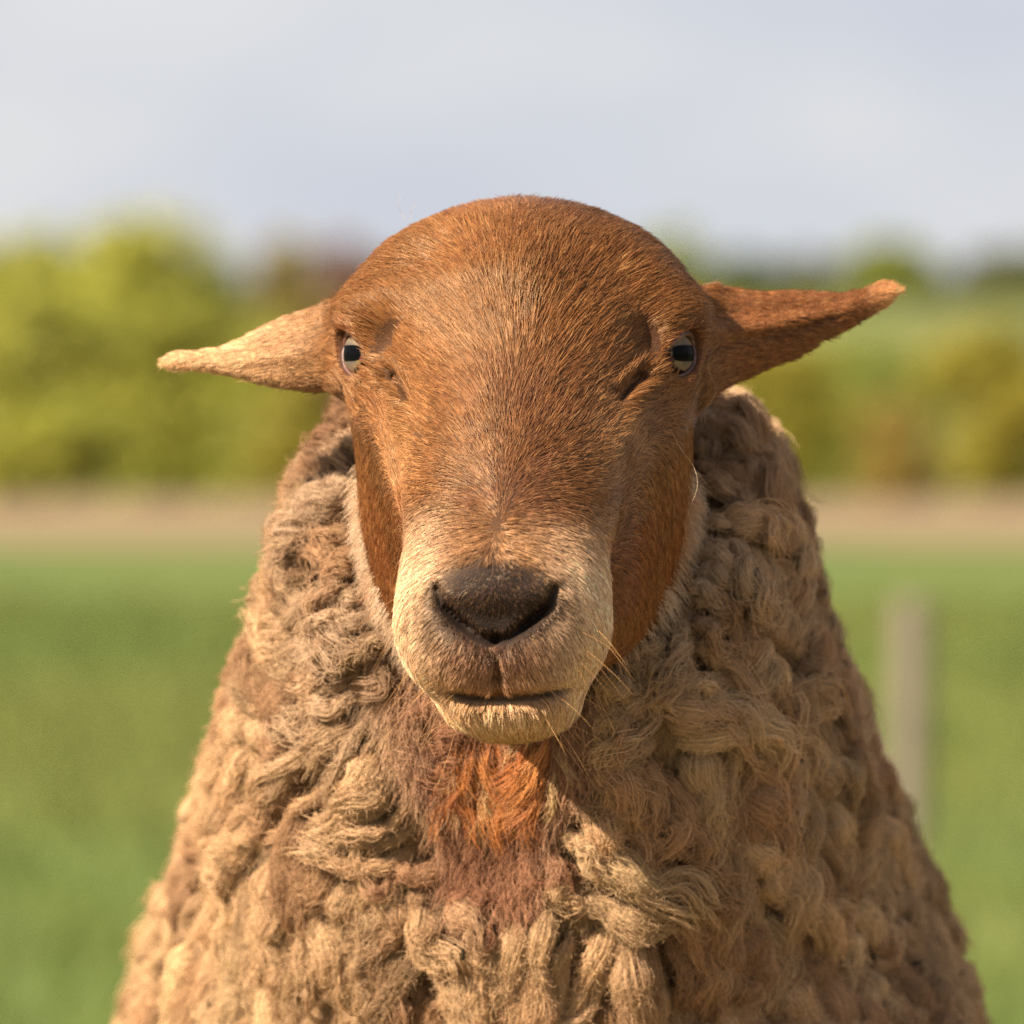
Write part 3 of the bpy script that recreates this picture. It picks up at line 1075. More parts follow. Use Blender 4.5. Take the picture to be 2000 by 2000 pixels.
set_col(cm, 'coat_color', np.repeat(lcol * 0.65, M * SD + 1, 0))  # cores coloured darker than their strands, painting in crevice shade
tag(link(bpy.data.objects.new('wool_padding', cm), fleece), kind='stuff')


def lock_fibres(li, nf):
    """nf strands along each lock of the index array li, splitting into a few curly tips -> (len(li), nf, M, 3)"""
    m = len(li)
    nb = 5
    s_ = sv[None, None]
    tht = rng.uniform(0, 2 * PI, (m, nf))
    rr_ = rng.uniform(0.74, 1.08, (m, nf))
    bang = (np.linspace(0, 2 * PI, nb, endpoint=False)[None] + rng.uniform(-0.5, 0.5, (m, nb)) + rng.uniform(0, 6.3, (m, 1)))
    near = np.argmin(np.abs((bang[:, None] - tht[..., None] + PI) % (2 * PI) - PI), 2)
    pick = np.where(rng.random((m, nf)) < 0.75, near, rng.integers(0, nb, (m, nf)))
    g = lambda a: np.take_along_axis(a, pick, 1)[..., None]
    ba, bl = g(bang), g(rng.normal(0, 0.11, (m, nb)))
    bs = g(rng.uniform(0.35, 1.15, (m, nb)))
    R0 = LR[li][:, None, None]
    tw = rng.normal(0, 0.6, (m, 1)) + rng.normal(0, 0.22, (m, nf))
    te = tht[..., None] + tw[..., None] * s_
    rad = RAD[li][:, None] * rr_[..., None]
    split = 0.92 * sstep(0.28, 0.85, s_)
    la = rng.uniform(0, 2 * PI, (m, nf))[..., None]
    lr = np.sqrt(rng.random((m, nf)))[..., None] * R0 * 0.42 * (1 - 0.80 * sstep(0.45, 1.0, s_))
    bt = ba + tw[..., None] * s_
    A2 = bs * R0 * np.cos(bt) * 0.85 + lr * np.cos(la)
    B2 = bs * R0 * np.sin(bt) * 0.85 + lr * np.sin(la)
    # crimp shared by a bundle, and curls at the tips
    wl = rng.uniform(0.0036, 0.0075, (m, nb)) / LL[li][:, None]
    fr = 1.0 / g(wl)
    pc = g(rng.uniform(0, 2 * PI, (m, nb))) + rng.normal(0, 0.8, (m, nf))[..., None]
    amp = g(rng.uniform(0.0004, 0.0015, (m, nb))) * rng.uniform(0.4, 1.5, (m, nf))[..., None] * sstep(0.05, 0.5, s_)
    tipc = g(rng.uniform(0.0, 0.0024, (m, nb))) * sstep(0.55, 1.0, s_)
    tf = g(rng.uniform(0.8, 2.2, (m, nb)))
    tp = g(rng.uniform(0, 2 * PI, (m, nb)))
    crA = amp * np.sin(2 * PI * fr * s_ + pc) + tipc * (np.sin(2 * PI * tf * s_ + tp))
    crB = amp * np.cos(2 * PI * fr * s_ * 0.9 + pc) + tipc * (np.cos(2 * PI * tf * s_ + tp))
    stray = (rng.random((m, nf)) < 0.24)[..., None] * rng.uniform(0.2, 1.0, (m, nf))[..., None] * 0.009 * s_ ** 2
    fl = flat[li][:, None, None]
    oa = (1 - split) * np.cos(te) * rad + split * A2 + crA + stray * np.cos(te)
    ob = fl * ((1 - split) * np.sin(te) * rad + split * B2) + crB + stray * np.sin(te)
    out = path[li][:, None] + oa[..., None] * BB[li][:, None] + ob[..., None] * NN[li][:, None]
    ext = (bl * LL[li][:, None, None] + rng.normal(0, 0.0025, (m, nf))[..., None]) * s_ ** 2
    out = out + ext[..., None] * TT[li][:, None]
    return out


def frizz(li, n):
    """n short matted hairs over each lock of li -> (len(li)*n, 5, 3)"""
    li = np.repeat(li, n)
    m = len(li)
    sf = rng.uniform(0.04, 0.97, m) * (M - 1)
    si = sf.astype(int)
    f = (sf - si)[:, None]
    te = rng.uniform(0, 2 * PI, m)
    nA, nB, tT = BB[li, si], NN[li, si], TT[li, si]
    nrm = np.cos(te)[:, None] * nA + (flat[li] * np.sin(te))[:, None] * nB
    rd = RAD[li, si] * (1 - 0.5 * sstep(0.4, 0.8, sv[si]))
    p0 = path[li, si] * (1 - f) + path[li, np.minimum(si + 1, M - 1)] * f + nrm * (rd * rng.uniform(0.80, 1.0, m))[:, None]
    dr = nrm * rng.uniform(-0.05, 0.55, m)[:, None] + tT * rng.uniform(-0.3, 1.0, m)[:, None] + rng.normal(0, 0.55, (m, 3))
    dr /= np.linalg.norm(dr, axis=1, keepdims=True)
    ln = rng.uniform(0.002, 0.0060, m)
    q = np.linspace(0, 1, 5)
    w1 = rng.normal(0, 1, (m, 3))
    w1 -= dr * (w1 * dr).sum(1, keepdims=True)
    w1 /= np.linalg.norm(w1, axis=1, keepdims=True)
    w2 = np.cross(dr, w1)
    aa = 2 * PI * rng.uniform(0.3, 1.1, m)[:, None] * q[None]
    ca_ = rng.uniform(0.0003, 0.0011, m)[:, None]
    return (p0[:, None] + dr[:, None] * (ln[:, None] * q[None])[..., None] + w1[:, None] * (ca_ * np.sin(aa))[..., None]
            + w2[:, None] * (ca_ * (1 - np.cos(aa)))[..., None])


frad = np.full(M, 0.00011)
frad[-2:] = (0.0001, 0.00005)
zrad = np.array([0.00008, 0.00008, 0.00008, 0.00007, 0.00004])
# the locks that show largest are parts of their own, the rest one mass
size = LR * LL * isf
proj_ok = isf & (LP[:, 2] > 0.66)
score = np.where(proj_ok, size * (0.35 + np.clip(-LN[:, 1], 0, 1)), -1)
order = np.argsort(-score)
mine = order[:300]
for li in mine:
    nf = int(45 + 9500 * LR[li])
    fb = lock_fibres(np.array([li]), nf)[0]
    cc = lcol[li][None] * (1 + rng.normal(0, 0.15, nf))[:, None]
    nz_ = int(2.3e6 * LR[li] * LL[li])
    fz_ = frizz(np.array([li]), nz_)
    hair_object('wool_lock', fb, frad, cc, M_WOOL, fleece, more=[(fz_, zrad, lcol[li][None] * (1 + rng.normal(0, 0.13, len(fz_)))[:, None])])
rest = np.array([i for i in range(nL) if isf[i] and i not in set(mine.tolist())])
nf = 60
fb = lock_fibres(rest, nf).reshape(-1, M, 3)
cc = np.repeat(lcol[rest], nf, 0) * (1 + rng.normal(0, 0.15, len(rest) * nf))[:, None]
fz_ = frizz(rest, 260)
tag(hair_object('wool_strands', fb, frad, cc, M_WOOL, fleece, more=[(fz_, zrad, np.repeat(lcol[rest], 260, 0) * (1 + rng.normal(0, 0.13, len(fz_)))[:, None])]), kind='stuff')
back = np.nonzero(~isf)[0]
nf = 40
fb = lock_fibres(back, nf).reshape(-1, M, 3)
cc = np.repeat(lcol[back], nf, 0) * (1 + rng.normal(0, 0.15, len(back) * nf))[:, None]
tag(hair_object('wool_back', fb, frad * 2.2, cc, M_WOOL, fleece), kind='stuff')

# ------------------------------------------------------------------ throat wool, jaw fringe, tuft, whiskers
def on_surface(u, v, fn, y0=-0.02, y1=0.34, n=90):
    """depth at which the sight line of a layout point meets the body"""
    u, v = np.atleast_1d(np.asarray(u, float)), np.atleast_1d(np.asarray(v, float))
    ysv = np.linspace(y0, y1, n)
    Y = np.broadcast_to(ysv[None], (len(u), n))
    d = fn(((u - 1000)[:, None] * (Y - CAM_Y) / FPX).ravel(), Y.ravel(), (CAM_Z + (HOR - v)[:, None] * (Y - CAM_Y) / FPX).ravel()).reshape(len(u), n)
    ok = (d < 0).any(1)
    yv = ysv[np.argmax(d < 0, 1)][ok]
    return np.stack([(u[ok] - 1000) * (yv - CAM_Y) / FPX, yv, CAM_Z + (HOR - v[ok]) * (yv - CAM_Y) / FPX], 1), ok


def both_sdf(x, y, z):
    return np.minimum(fleece_sdf(x, y, z), body_sdf(x, y, z))


def curly(p0, dr, ln, ca, cf, kz=7, droop=0.0):
    n = len(p0)
    q = np.linspace(0, 1, kz)
    w1 = rng.normal(0, 1, (n, 3))
    w1 -= dr * (w1 * dr).sum(1, keepdims=True)
    w1 /= np.linalg.norm(w1, axis=1, keepdims=True)
    w2 = np.cross(dr, w1)
    aa = 2 * PI * cf[:, None] * q[None]
    P = p0[:, None] + dr[:, None] * (ln[:, None] * q[None])[..., None]
    P = P + w1[:, None] * (ca[:, None] * np.sin(aa))[..., None] + w2[:, None] * (ca[:, None] * (1 - np.cos(aa)))[..., None]
    P[..., 2] -= droop * ln[:, None] * q[None] ** 2
    return P


nt_ = 26000
u, v = rng.uniform(700, 1240, nt_), rng.uniform(1330, 1800, nt_)
tp, ok = on_surface(u, v, fleece_sdf)
tp = tp[throat_mask(tp) > rng.uniform(0.1, 0.6, len(tp))]
tnm = fleece_normal(tp)
dr = tnm * rng.uniform(0.3, 0.9, len(tp))[:, None] + np.array([0, 0, -0.9]) + rng.normal(0, 0.40, (len(tp), 3))
dr[:, 0] += 0.25 * np.sign(tp[:, 0] + 0.008) + 0.5 * fbm(tp * 40, 2, 77)
dr /= np.linalg.norm(dr, axis=1, keepdims=True)
tcl = wool_col(tp)
pieces = curly(tp, dr, rng.uniform(0.007, 0.019, len(tp)), rng.uniform(0.0004, 0.0020, len(tp)), rng.uniform(0.3, 1.2, len(tp)), droop=0.3)
tag(hair_object('throat_wool', pieces, np.array([1, 1, 1, 1, .8, .6, .3]) * 0.00011, tcl * (1 + rng.normal(0, 0.22, len(tp)))[:, None], M_WOOL, sheep), kind='stuff')

nu_ = 26000
wg = far_ * okf * inview * (fcen[:, 1] < 0.40)
idx = rng.choice(len(ftri), nu_, p=wg / wg.sum())
a1, a2 = np.sqrt(rng.random(nu_)), rng.random(nu_)
up = fa[idx] * (1 - a1)[:, None] + fb_[idx] * (a1 * (1 - a2))[:, None] + fc_[idx] * (a1 * a2)[:, None]
dr = fdir[idx] * 0.5 + np.array([0, 0, -0.7]) + rng.normal(0, 0.5, (nu_, 3))
dr /= np.linalg.norm(dr, axis=1, keepdims=True)
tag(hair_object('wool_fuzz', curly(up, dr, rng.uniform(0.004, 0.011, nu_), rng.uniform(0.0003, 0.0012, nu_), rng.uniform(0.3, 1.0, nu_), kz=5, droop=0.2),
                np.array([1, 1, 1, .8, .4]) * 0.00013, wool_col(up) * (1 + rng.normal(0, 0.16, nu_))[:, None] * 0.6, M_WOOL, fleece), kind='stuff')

# cream fringe along the jaw and cheeks
nj = 60000
ti = rng.choice(len(tri), nj, p=(ta * (cen[:, 1] < 0.2) * (cen[:, 2] > 0.80)) / (ta * (cen[:, 1] < 0.2) * (cen[:, 2] > 0.80)).sum())
a1, a2 = np.sqrt(rng.random(nj)), rng.random(nj)
jp = A_[ti] * (1 - a1)[:, None] + B_[ti] * (a1 * (1 - a2))[:, None] + C3[ti] * (a1 * a2)[:, None]
fh = body_sdf_head_far(jp)
jax = np.abs(jp[:, 0] - head_mid(jp[:, 1]))
jm = sstep(0.058, 0.088, jp[:, 1]) * sstep(0.958, 0.925, jp[:, 2]) * sstep(0.035, 0.052, jax) * sstep(0.06, 0.03, fh)
jm = np.maximum(jm, sstep(0.045, 0.07, jp[:, 1]) * sstep(0.905, 0.885, jp[:, 2]) * sstep(0.02, 0.04, jax) * sstep(0.06, 0.03, fh))
jp = jp[jm > rng.uniform(0.15, 0.9, nj)]
jn = body_normal(jp, 0.003)
dr = jn * 0.75 + np.stack([0.25 * np.sign(jp[:, 0]), np.full(len(jp), 0.1), np.full(len(jp), -0.75)], 1) + rng.normal(0, 0.28, (len(jp), 3))
dr /= np.linalg.norm(dr, axis=1, keepdims=True)
jc = mixc(np.repeat(CREAM[None], len(jp), 0), srgb(176, 118, 74), sstep(0.0, 0.7, fbm(jp * 45, 2, 78)) * 0.8)
tag(hair_object('jaw_fringe', curly(jp, dr, rng.uniform(0.004, 0.011, len(jp)), rng.uniform(0.0002, 0.0009, len(jp)), rng.uniform(0.3, 1.0, len(jp)), droop=0.25),
                np.array([1, 1, 1, 1, .8, .6, .3]) * 0.00010, jc * (1 + rng.normal(0, 0.14, len(jp)))[:, None], M_WOOL, sheep), kind='stuff')

# rust-orange beard hanging under the chin, in curved wisps
strands, scol = [], []
RU, RV = rng.uniform(872, 1085, 130), rng.uniform(1400, 1560, 130)
RP, ok = on_surface(RU, RV, fleece_sdf)
for ru, pr in zip(RU[ok], RP):
    ln = rng.uniform(0.014, 0.032)
    tgt_side = np.interp(ru, [865, 960, 1030, 1100], [-0.30, 0.10, -0.15, -0.05]) + rng.normal(0, 0.18)
    hook = rng.normal(0.0, 0.4) + np.interp(ru, [865, 980, 1060, 1100], [0.6, 0.9, -0.9, -0.3])
    nfb = rng.integers(14, 40)
    q = np.linspace(0, 1, 12)
    ctr = np.stack([tgt_side * ln * q + hook * 0.35 * ln * q ** 3, -0.003 - 0.007 * np.sin(q * 2.6) + 0.004 * q, -ln * (q - 0.12 * q ** 3)], 1)
    wv = rng.uniform(0.0003, 0.0016)
    ctr[:, 0] += wv * np.sin(q * rng.uniform(4, 9) + rng.uniform(0, 6))
    rw = rng.uniform(0.0008, 0.0022)
    off = rng.normal(0, 1, (nfb, 3)) * rw
    fan = (1 - 0.65 * sstep(0.1, 0.7, q))[None, :, None]
    P = pr[None, None] + ctr[None] * rng.uniform(0.8, 1.1, nfb)[:, None, None] + off[:, None] * fan + (rng.normal(0, 0.0030, (nfb, 3)))[:, None] * (q ** 2)[None, :, None]
    strands.append(P)
    hue = rng.random()
    base = srgb(220, 150, 90) * (1 - hue) + srgb(170, 98, 58) * hue if rng.random() > 0.25 else srgb(222, 184, 136)
    scol.append(base[None] * (1 + rng.normal(0, 0.14, nfb))[:, None])
hair_object('throat_tuft', np.concatenate(strands), np.array([1] * 8 + [.9, .75, .5, .25]) * 0.00013, np.concatenate(scol), M_FUR, sheep)

# whiskers round the lips and chin, a few stray long hairs
wk, wc = [], []
wsd = np.where(np.arange(64) % 2, -1, 1)
WU = 975 + wsd * rng.uniform(60, 195, 64)
WVv = np.interp(np.abs(WU - 975), [60, 120, 195], [1430, 1385, 1190]) + rng.uniform(-70, 25, 64)
WP, ok = on_surface(WU, WVv, body_sdf, -0.13, 0.05, 220)
for sd_, pr in zip(wsd[ok], WP[:, None]):
    ln = rng.uniform(0.008, 0.030)
    d0 = np.array([sd_ * rng.uniform(0.35, 1.0), rng.uniform(-0.5, 0.3), -rng.uniform(0.1, 1.0)])
    d0 /= np.linalg.norm(d0)
    wk.append(curly(pr, d0[None], np.array([ln]), np.array([rng.uniform(0.001, 0.004)]), np.array([rng.uniform(0.1, 0.35)]), kz=8, droop=0.2)[0])
    wc.append(srgb(214, 160, 104) * rng.uniform(0.6, 1.2))
for (su, sv_, eu, ev) in ((1310, 840, 1345, 1100), (870, 1560, 845, 1690), (1560, 1800, 1470, 1930), (1640, 1790, 1500, 1870), (1385, 700, 1375, 830), (790, 430, 780, 380), (800, 432, 812, 400)):
    pr, ok = on_surface(np.array([float(su)]), np.array([float(sv_)]), both_sdf, -0.05, 0.5, 200)
    if not len(pr):
        pr = np.array([[(su - 1000) * 3.09 / FPX, 0.09, CAM_Z + (HOR - sv_) * 3.09 / FPX]])
    e = np.array([(eu - su) * 3.1 / FPX, -0.004, (sv_ - ev) * 3.1 / FPX])
    ln = np.linalg.norm(e)
    P = curly(pr - np.array([[0, 0.012, 0]]), (e / ln)[None], np.array([ln]), np.array([ln * 0.07]), np.array([1.3]), kz=8)[0]
    wk.append(P)
    wc.append(srgb(206, 178, 146))
hair_object('whiskers', np.array(wk), np.array([1, 1, 1, .95, .85, .7, .5, .3]) * 0.00006, np.array(wc), M_FUR, sheep)

# bits of dry plant caught in the fleece
m_bit = mat_noise('dry_plant_bit', [(0.3, srgb(30, 24, 18)), (0.7, srgb(62, 50, 36))], scale=300, rough=0.8)
BITS = np.array(((642, 1852), (655, 1835), (672, 1808), (437, 1680), (436, 1702), (538, 1950), (1785, 1875), (1702, 1862), (1500, 935), (1300, 1625), (905, 1860), (1640, 1880), (412, 1965)), float)
BP, ok = on_surface(BITS[:, 0], BITS[:, 1], fleece_sdf, 0.0, 0.6, 220)
for pr in BP[:, None]:
    c0 = pr[0] + np.array([0, -rng.uniform(0.016, 0.024), 0])
    dv = rng.normal(0, 1, 3)
    dv[1] *= 0.3
    dv /= np.linalg.norm(dv)
    ln = rng.uniform(0.0018, 0.0050)
    q = np.linspace(-1, 1, 6)
    me = tube_mesh('plant_bit', c0 + dv * (q * ln)[:, None] + np.array([0, 0, 0.0006]) * (q ** 2)[:, None], np.array([0.2, 0.8, 1, 1.05, 0.7, 0.15]) * rng.uniform(0.0007, 0.0015), m_bit, sides=6)
    link(bpy.data.objects.new('plant_bit', me), fleece)
#@@WOOL

# ------------------------------------------------------------------ the meadow and what lies behind it
def sheet(name, xs_, ys_, zfn, mat):
    X, Y = np.meshgrid(xs_, ys_, indexing='ij')
    V = np.stack([X, Y, zfn(X, Y)], -1).reshape(-1, 3)
    nx, ny = len(xs_), len(ys_)
    i, j = np.meshgrid(np.arange(nx - 1), np.arange(ny - 1), indexing='ij')
    F = np.stack([i * ny + j, (i + 1) * ny + j, (i + 1) * ny + j + 1, i * ny + j + 1], -1).reshape(-1, 4)
    return link(bpy.data.objects.new(name, mesh_np(name, V, F, mat)))


m_gr, t, b = new_mat('meadow_ground')
tcn = N(t, 'ShaderNodeTexCoord')
mpn = N(t, 'ShaderNodeMapping')
mpn.inputs['Scale'].default_value = (1.0, 0.45, 1.0)
t.links.new(tcn.outputs['Object'], mpn.inputs[0])
na = N(t, 'ShaderNodeTexNoise', Scale=0.55, Detail=3.0)
nb_ = N(t, 'ShaderNodeTexNoise', Scale=22.0, Detail=4.0)
t.links.new(mpn.outputs[0], na.inputs['Vector'])
t.links.new(tcn.outputs['Object'], nb_.inputs['Vector'])
big_ = ramp(t, na.outputs[0], [(0.34, srgb(88, 103, 52)), (0.50, srgb(94, 107, 54)), (0.66, srgb(100, 108, 56))])
fin_ = ramp(t, nb_.outputs[0], [(0.3, (0.75, 0.75, 0.75)), (0.7, (1.2, 1.2, 1.2))])
mxn = N(t, 'ShaderNodeMix', data_type='RGBA', blend_type='MULTIPLY')
mxn.inputs[0].default_value = 1.0
t.links.new(big_, mxn.inputs[6])
t.links.new(fin_, mxn.inputs[7])
t.links.new(mxn.outputs[2], b.inputs['Base Color'])
b.inputs['Roughness'].default_value = 0.95
b.inputs['Specular IOR Level'].default_value = 0.1

g = sheet('meadow_ground', np.concatenate([np.linspace(-3000, -60, 12), np.linspace(-40, 40, 41), np.linspace(60, 3000, 12)]),
          np.concatenate([np.linspace(-60, -4, 8), np.linspace(-2, 80, 60), np.linspace(90, 400, 20), np.linspace(500, 4500, 12)]),
          lambda X, Y: 0.02 * np.sin(X * 0.9 + Y * 0.4) * np.sin(Y * 0.21) * (np.abs(Y - 0.6) > 3) * (Y < 70), m_gr)
tag(g, kind='structure')
m_soil = mat_noise('bare_soil', [(0.3, srgb(122, 101, 76)), (0.55, srgb(136, 115, 87)), (0.75, srgb(126, 112, 80))], scale=0.35, detail=5, rough=0.95, bump=0.6, bscale=6)
XS = np.linspace(-60, 60, 61)
soil = sheet('soil_field', XS, np.linspace(74, 156, 12), lambda X, Y: np.full_like(X, 0.03) + 0.006 * np.sin(X * 0.5), m_soil)
tag(soil, kind='structure')
m_bounce = mat_noise('trodden_earth', [(0.3, srgb(110, 98, 70)), (0.55, srgb(134, 120, 88)), (0.75, srgb(118, 112, 76))], scale=1.6, detail=6, rough=0.95, bump=0.6, bscale=14)  # unseen earth patch, added round the sheep to bounce warm light up
aw = np.linspace(0, 2 * PI, 72, endpoint=False)
rw_ = 5.2 * (1 + 0.10 * np.sin(3 * aw + 1) + 0.06 * np.sin(7 * aw) + 0.04 * np.sin(13 * aw + 2))
ring = np.stack([np.cos(aw) * rw_ * 1.1, 0.2 + np.sin(aw) * rw_, np.full(72, 0.012)], 1)
Vw = np.concatenate([[[0.0, 0.2, 0.03]], ring * np.array([0.5, 0.5, 1]) + np.array([0, 0.1, 0.016]), ring])
Fw = [(0, 1 + i, 1 + (i + 1) % 72, 0) for i in range(72)]
tri_f = np.array([(0, 1 + i, 1 + (i + 1) % 72) for i in range(72)] + sum([[(1 + i, 73 + i, 73 + (i + 1) % 72), (1 + i, 73 + (i + 1) % 72, 1 + (i + 1) % 72)] for i in range(72)], []))
tag(link(bpy.data.objects.new('trodden_earth', mesh_np('trodden_earth', Vw, tri_f, m_bounce))), kind='structure')
m_hill = mat_noise('hill_pasture', [(0.3, srgb(86, 96, 46)), (0.55, srgb(98, 103, 51)), (0.75, srgb(104, 102, 54))], scale=0.012, detail=4, rough=0.95)
hill = sheet('hill', np.linspace(-900, 900, 46), np.concatenate([np.linspace(240, 1300, 30), np.linspace(1400, 3500, 8)]),
             lambda X, Y: -0.6 + 26.5 * sstep(200, 1180, Y) * (0.86 + 0.14 * np.sin(X * 0.006 + 1.1)) + 1.2 * np.sin(X * 0.012) * sstep(300, 600, Y), m_hill)
tag(hill, kind='structure')

M_LEAF = mat_attr('leaf', 'coat_color', rough=0.6, spec=0.3, trans=0.35)
M_BARK = mat_noise('bark', [(0.3, srgb(62, 50, 40)), (0.7, srgb(104, 88, 70))], scale=6, rough=0.9, bump=0.6, stretch=(1, 1, 0.25))


def leaf_cloud(blobs, n, size, cols, r):
    """n leaf faces through a set of ellipsoid blobs (centre, radii)"""
    vol = np.array([b_[1][0] * b_[1][1] * b_[1][2] for b_ in blobs]) ** (2 / 3)
    bi = r.choice(len(blobs), n, p=vol / vol.sum())
    C = np.array([b_[0] for b_ in blobs])[bi]
    Rr = np.array([b_[1] for b_ in blobs])[bi]
    d = r.normal(0, 1, (n, 3))
    d /= np.linalg.norm(d, axis=1, keepdims=True)
    P = C + d * Rr * (r.random((n, 1)) ** 0.33) * r.uniform(0.8, 1.12, (n, 1))
    a = r.normal(0, 1, (n, 3))
    a /= np.linalg.norm(a, axis=1, keepdims=True)
    b2 = np.cross(a, r.normal(0, 1, (n, 3)))
    b2 /= np.linalg.norm(b2, axis=1, keepdims=True)
    sz = size * r.uniform(0.6, 1.3, (n, 1))
    V = np.stack([P - a * sz, P + b2 * sz * 0.55, P + a * sz, P - b2 * sz * 0.55], 1).reshape(-1, 3)
    F = np.arange(n * 4).reshape(-1, 4)
    cw = r.random(len(blobs))
    mixv = np.clip(0.3 * cw[bi] + 0.7 * r.random(n), 0, 1)[:, None]
    col = (np.asarray(cols[0])[None] * (1 - mixv) + np.asarray(cols[1])[None] * mixv) * r.uniform(0.75, 1.25, (n, 1))
    return V, F, np.repeat(col, 4, 0)


def tree(name, label, cat, cu, wpx, top, D_, cols, seed, group, base_frac=0.05, leaves=3600, size=0.17, nblob=16):
    """a tree or bush whose crown spans wpx photo pixels at distance D_ from the camera"""
    r = np.random.default_rng(seed)
    kx = D_ / FPX
    yv = D_ + CAM_Y
    gz = 0.0
    cxw = (cu - 1000) * kx
    ztop = CAM_Z + (HOR - top) * kx
    if yv > 260:
        gz = float(-0.6 + 26.5 * sstep(200, 1180, np.array(yv)) * (0.86 + 0.14 * math.sin(cxw * 0.006 + 1.1)) + 1.2 * math.sin(cxw * 0.012))
    H = max(ztop - gz, 1.2)
    Wd = wpx * kx
    root = link(bpy.data.objects.new(name, None))
    root.location = (cxw, yv, gz)
    tag(root, label, cat, group)
    # trunk with limbs, in one mesh
    sides, Vt, Ft = 7, [], []

    def limb(pts, rads):
        base = len(Vt)
        for p, rd in zip(pts, rads):
            for j in range(sides):
                Vt.append((p[0] + rd * math.cos(j * 2 * PI / sides), p[1] + rd * math.sin(j * 2 * PI / sides), p[2]))
        for i in range(len(pts) - 1):
            for j in range(sides):
                j2 = (j + 1) % sides
                Ft.append((base + i * sides + j, base + i * sides + j2, base + (i + 1) * sides + j2, base + (i + 1) * sides + j))
    tr = 0.028 * H + 0.03
    trunk_pts = [(0, 0, -0.1), (0.02 * H, 0, H * 0.2), (0.01 * H, 0.02 * H, H * 0.45), (-0.02 * H, 0, H * 0.75)]
    limb(trunk_pts, [tr * 1.3, tr, tr * 0.7, tr * 0.25])
    for q in range(6):
        a = r.uniform(0, 2 * PI)
        h0 = r.uniform(0.15, 0.5) * H
        e = Vector((math.cos(a) * Wd * 0.36, math.sin(a) * Wd * 0.3, h0 + r.uniform(0.1, 0.3) * H))
        limb([(0, 0, h0), (e.x * 0.5, e.y * 0.5, h0 + (e.z - h0) * 0.6), tuple(e)], [tr * 0.5, tr * 0.32, tr * 0.1])
    link(bpy.data.objects.new('trunk', mesh_np('trunk', Vt, Ft, M_BARK)), root)
    blobs = []
    for q in range(nblob):
        h = r.uniform(base_frac + 0.14, 0.86)
        env = math.sqrt(max(0.08, 1 - ((h - 0.5) / 0.56) ** 2))
        a = r.uniform(0, 2 * PI)
        rad_ = math.sqrt(r.random()) * 0.38 * Wd * env
        s0 = r.uniform(0.12, 0.22) * min(Wd, H * 1.2)
        blobs.append(((math.cos(a) * rad_, math.sin(a) * rad_ * 0.8, h * H), (s0 * 1.15, s0, s0 * 0.85)))
    blobs.append(((0, 0, H * 0.86), (Wd * 0.22, Wd * 0.2, H * 0.14)))
    V, F, c = leaf_cloud(blobs, leaves, size * max(1.0, D_ / 240), cols, r)
    V[:, 2] = np.maximum(V[:, 2], 0.02)
    me = mesh_np('crown', V, F, M_LEAF, smooth=False)
    set_col(me, 'coat_color', c)
    link(bpy.data.objects.new('crown', me), root)
    return root


YG = (srgb(160, 164, 68), srgb(182, 180, 84))
OL = (srgb(140, 126, 70), srgb(158, 142, 80))
CO = (srgb(124, 88, 80), srgb(142, 108, 90))
GR = (srgb(132, 142, 64), srgb(154, 160, 78))
BR = (srgb(150, 132, 66), srgb(166, 144, 74))
DG = (srgb(96, 110, 74), srgb(116, 128, 78))
MU = (srgb(152, 146, 56), srgb(172, 160, 66))
HG = 'trees and bushes behind the soil field'
tree('willow', 'largest yellow-green leafy tree left of the sheep, above the pale soil strip', 'tree', 335, 470, 405, 162, YG, 101, HG, base_frac=-0.08, leaves=9000, nblob=34)
tree('willow', 'yellow-green leafy tree at the left edge of the picture', 'tree', 70, 360, 440, 150, YG, 102, HG, base_frac=-0.08, leaves=8000, nblob=30)
tree('tree', 'yellow-green tree filling the gap between the two leafy trees on the left', 'tree', 205, 330, 440, 178, YG, 114, HG, base_frac=-0.08, leaves=7000, nblob=26)
tree('tree', 'olive-brown tree between the yellow-green tree and the sheep\'s drooping ear', 'tree', 560, 300, 455, 178, OL, 103, HG, base_frac=-0.08, leaves=5200, nblob=22)
tree('bush', 'golden-green bush low behind the sheep\'s drooping ear', 'bush', 590, 260, 720, 156, MU, 113, HG, base_frac=-0.05, size=0.14, leaves=4200)
tree('copper_tree', 'copper-purple tree showing right beside the sheep\'s head on the left', 'tree', 665, 240, 460, 215, CO, 104, HG, base_frac=-0.05, leaves=4600, nblob=20)
tree('tree', 'brownish tree cut off by the left picture edge', 'tree', -90, 260, 455, 190, BR, 105, HG, base_frac=-0.05)
tree('tree', 'green tree hidden mostly behind the sheep\'s forehead', 'tree', 860, 320, 520, 188, OL, 106, HG)
tree('bush', 'yellow-green bush right of the sheep\'s neck, below the raised ear', 'bush', 1490, 380, 660, 168, MU, 107, HG, base_frac=-0.08, size=0.14, leaves=7000, nblob=26)
tree('bush', 'green bush behind the brown bush on the right', 'bush', 1690, 400, 650, 182, GR, 108, HG, base_frac=-0.08, size=0.14, leaves=7000, nblob=26)
tree('bush', 'brown-orange bush standing on the right above the soil strip', 'bush', 1745, 260, 780, 152, BR, 109, HG, base_frac=-0.08, size=0.12, leaves=4600)
tree('bush', 'mustard-green bush at the right edge of the picture', 'bush', 1950, 320, 625, 160, MU, 110, HG, base_frac=-0.08, size=0.14, leaves=6500, nblob=24)
tree('bush', 'low green bush behind the sheep\'s shoulders', 'bush', 1220, 400, 640, 172, GR, 111, HG, base_frac=-0.05, size=0.14)
FH = 'far trees on the hill'
tree('far_tree', 'far green tree on the hill beside the sheep\'s head on the right', 'tree', 1330, 200, 440, 800, GR, 120, FH, leaves=1800)
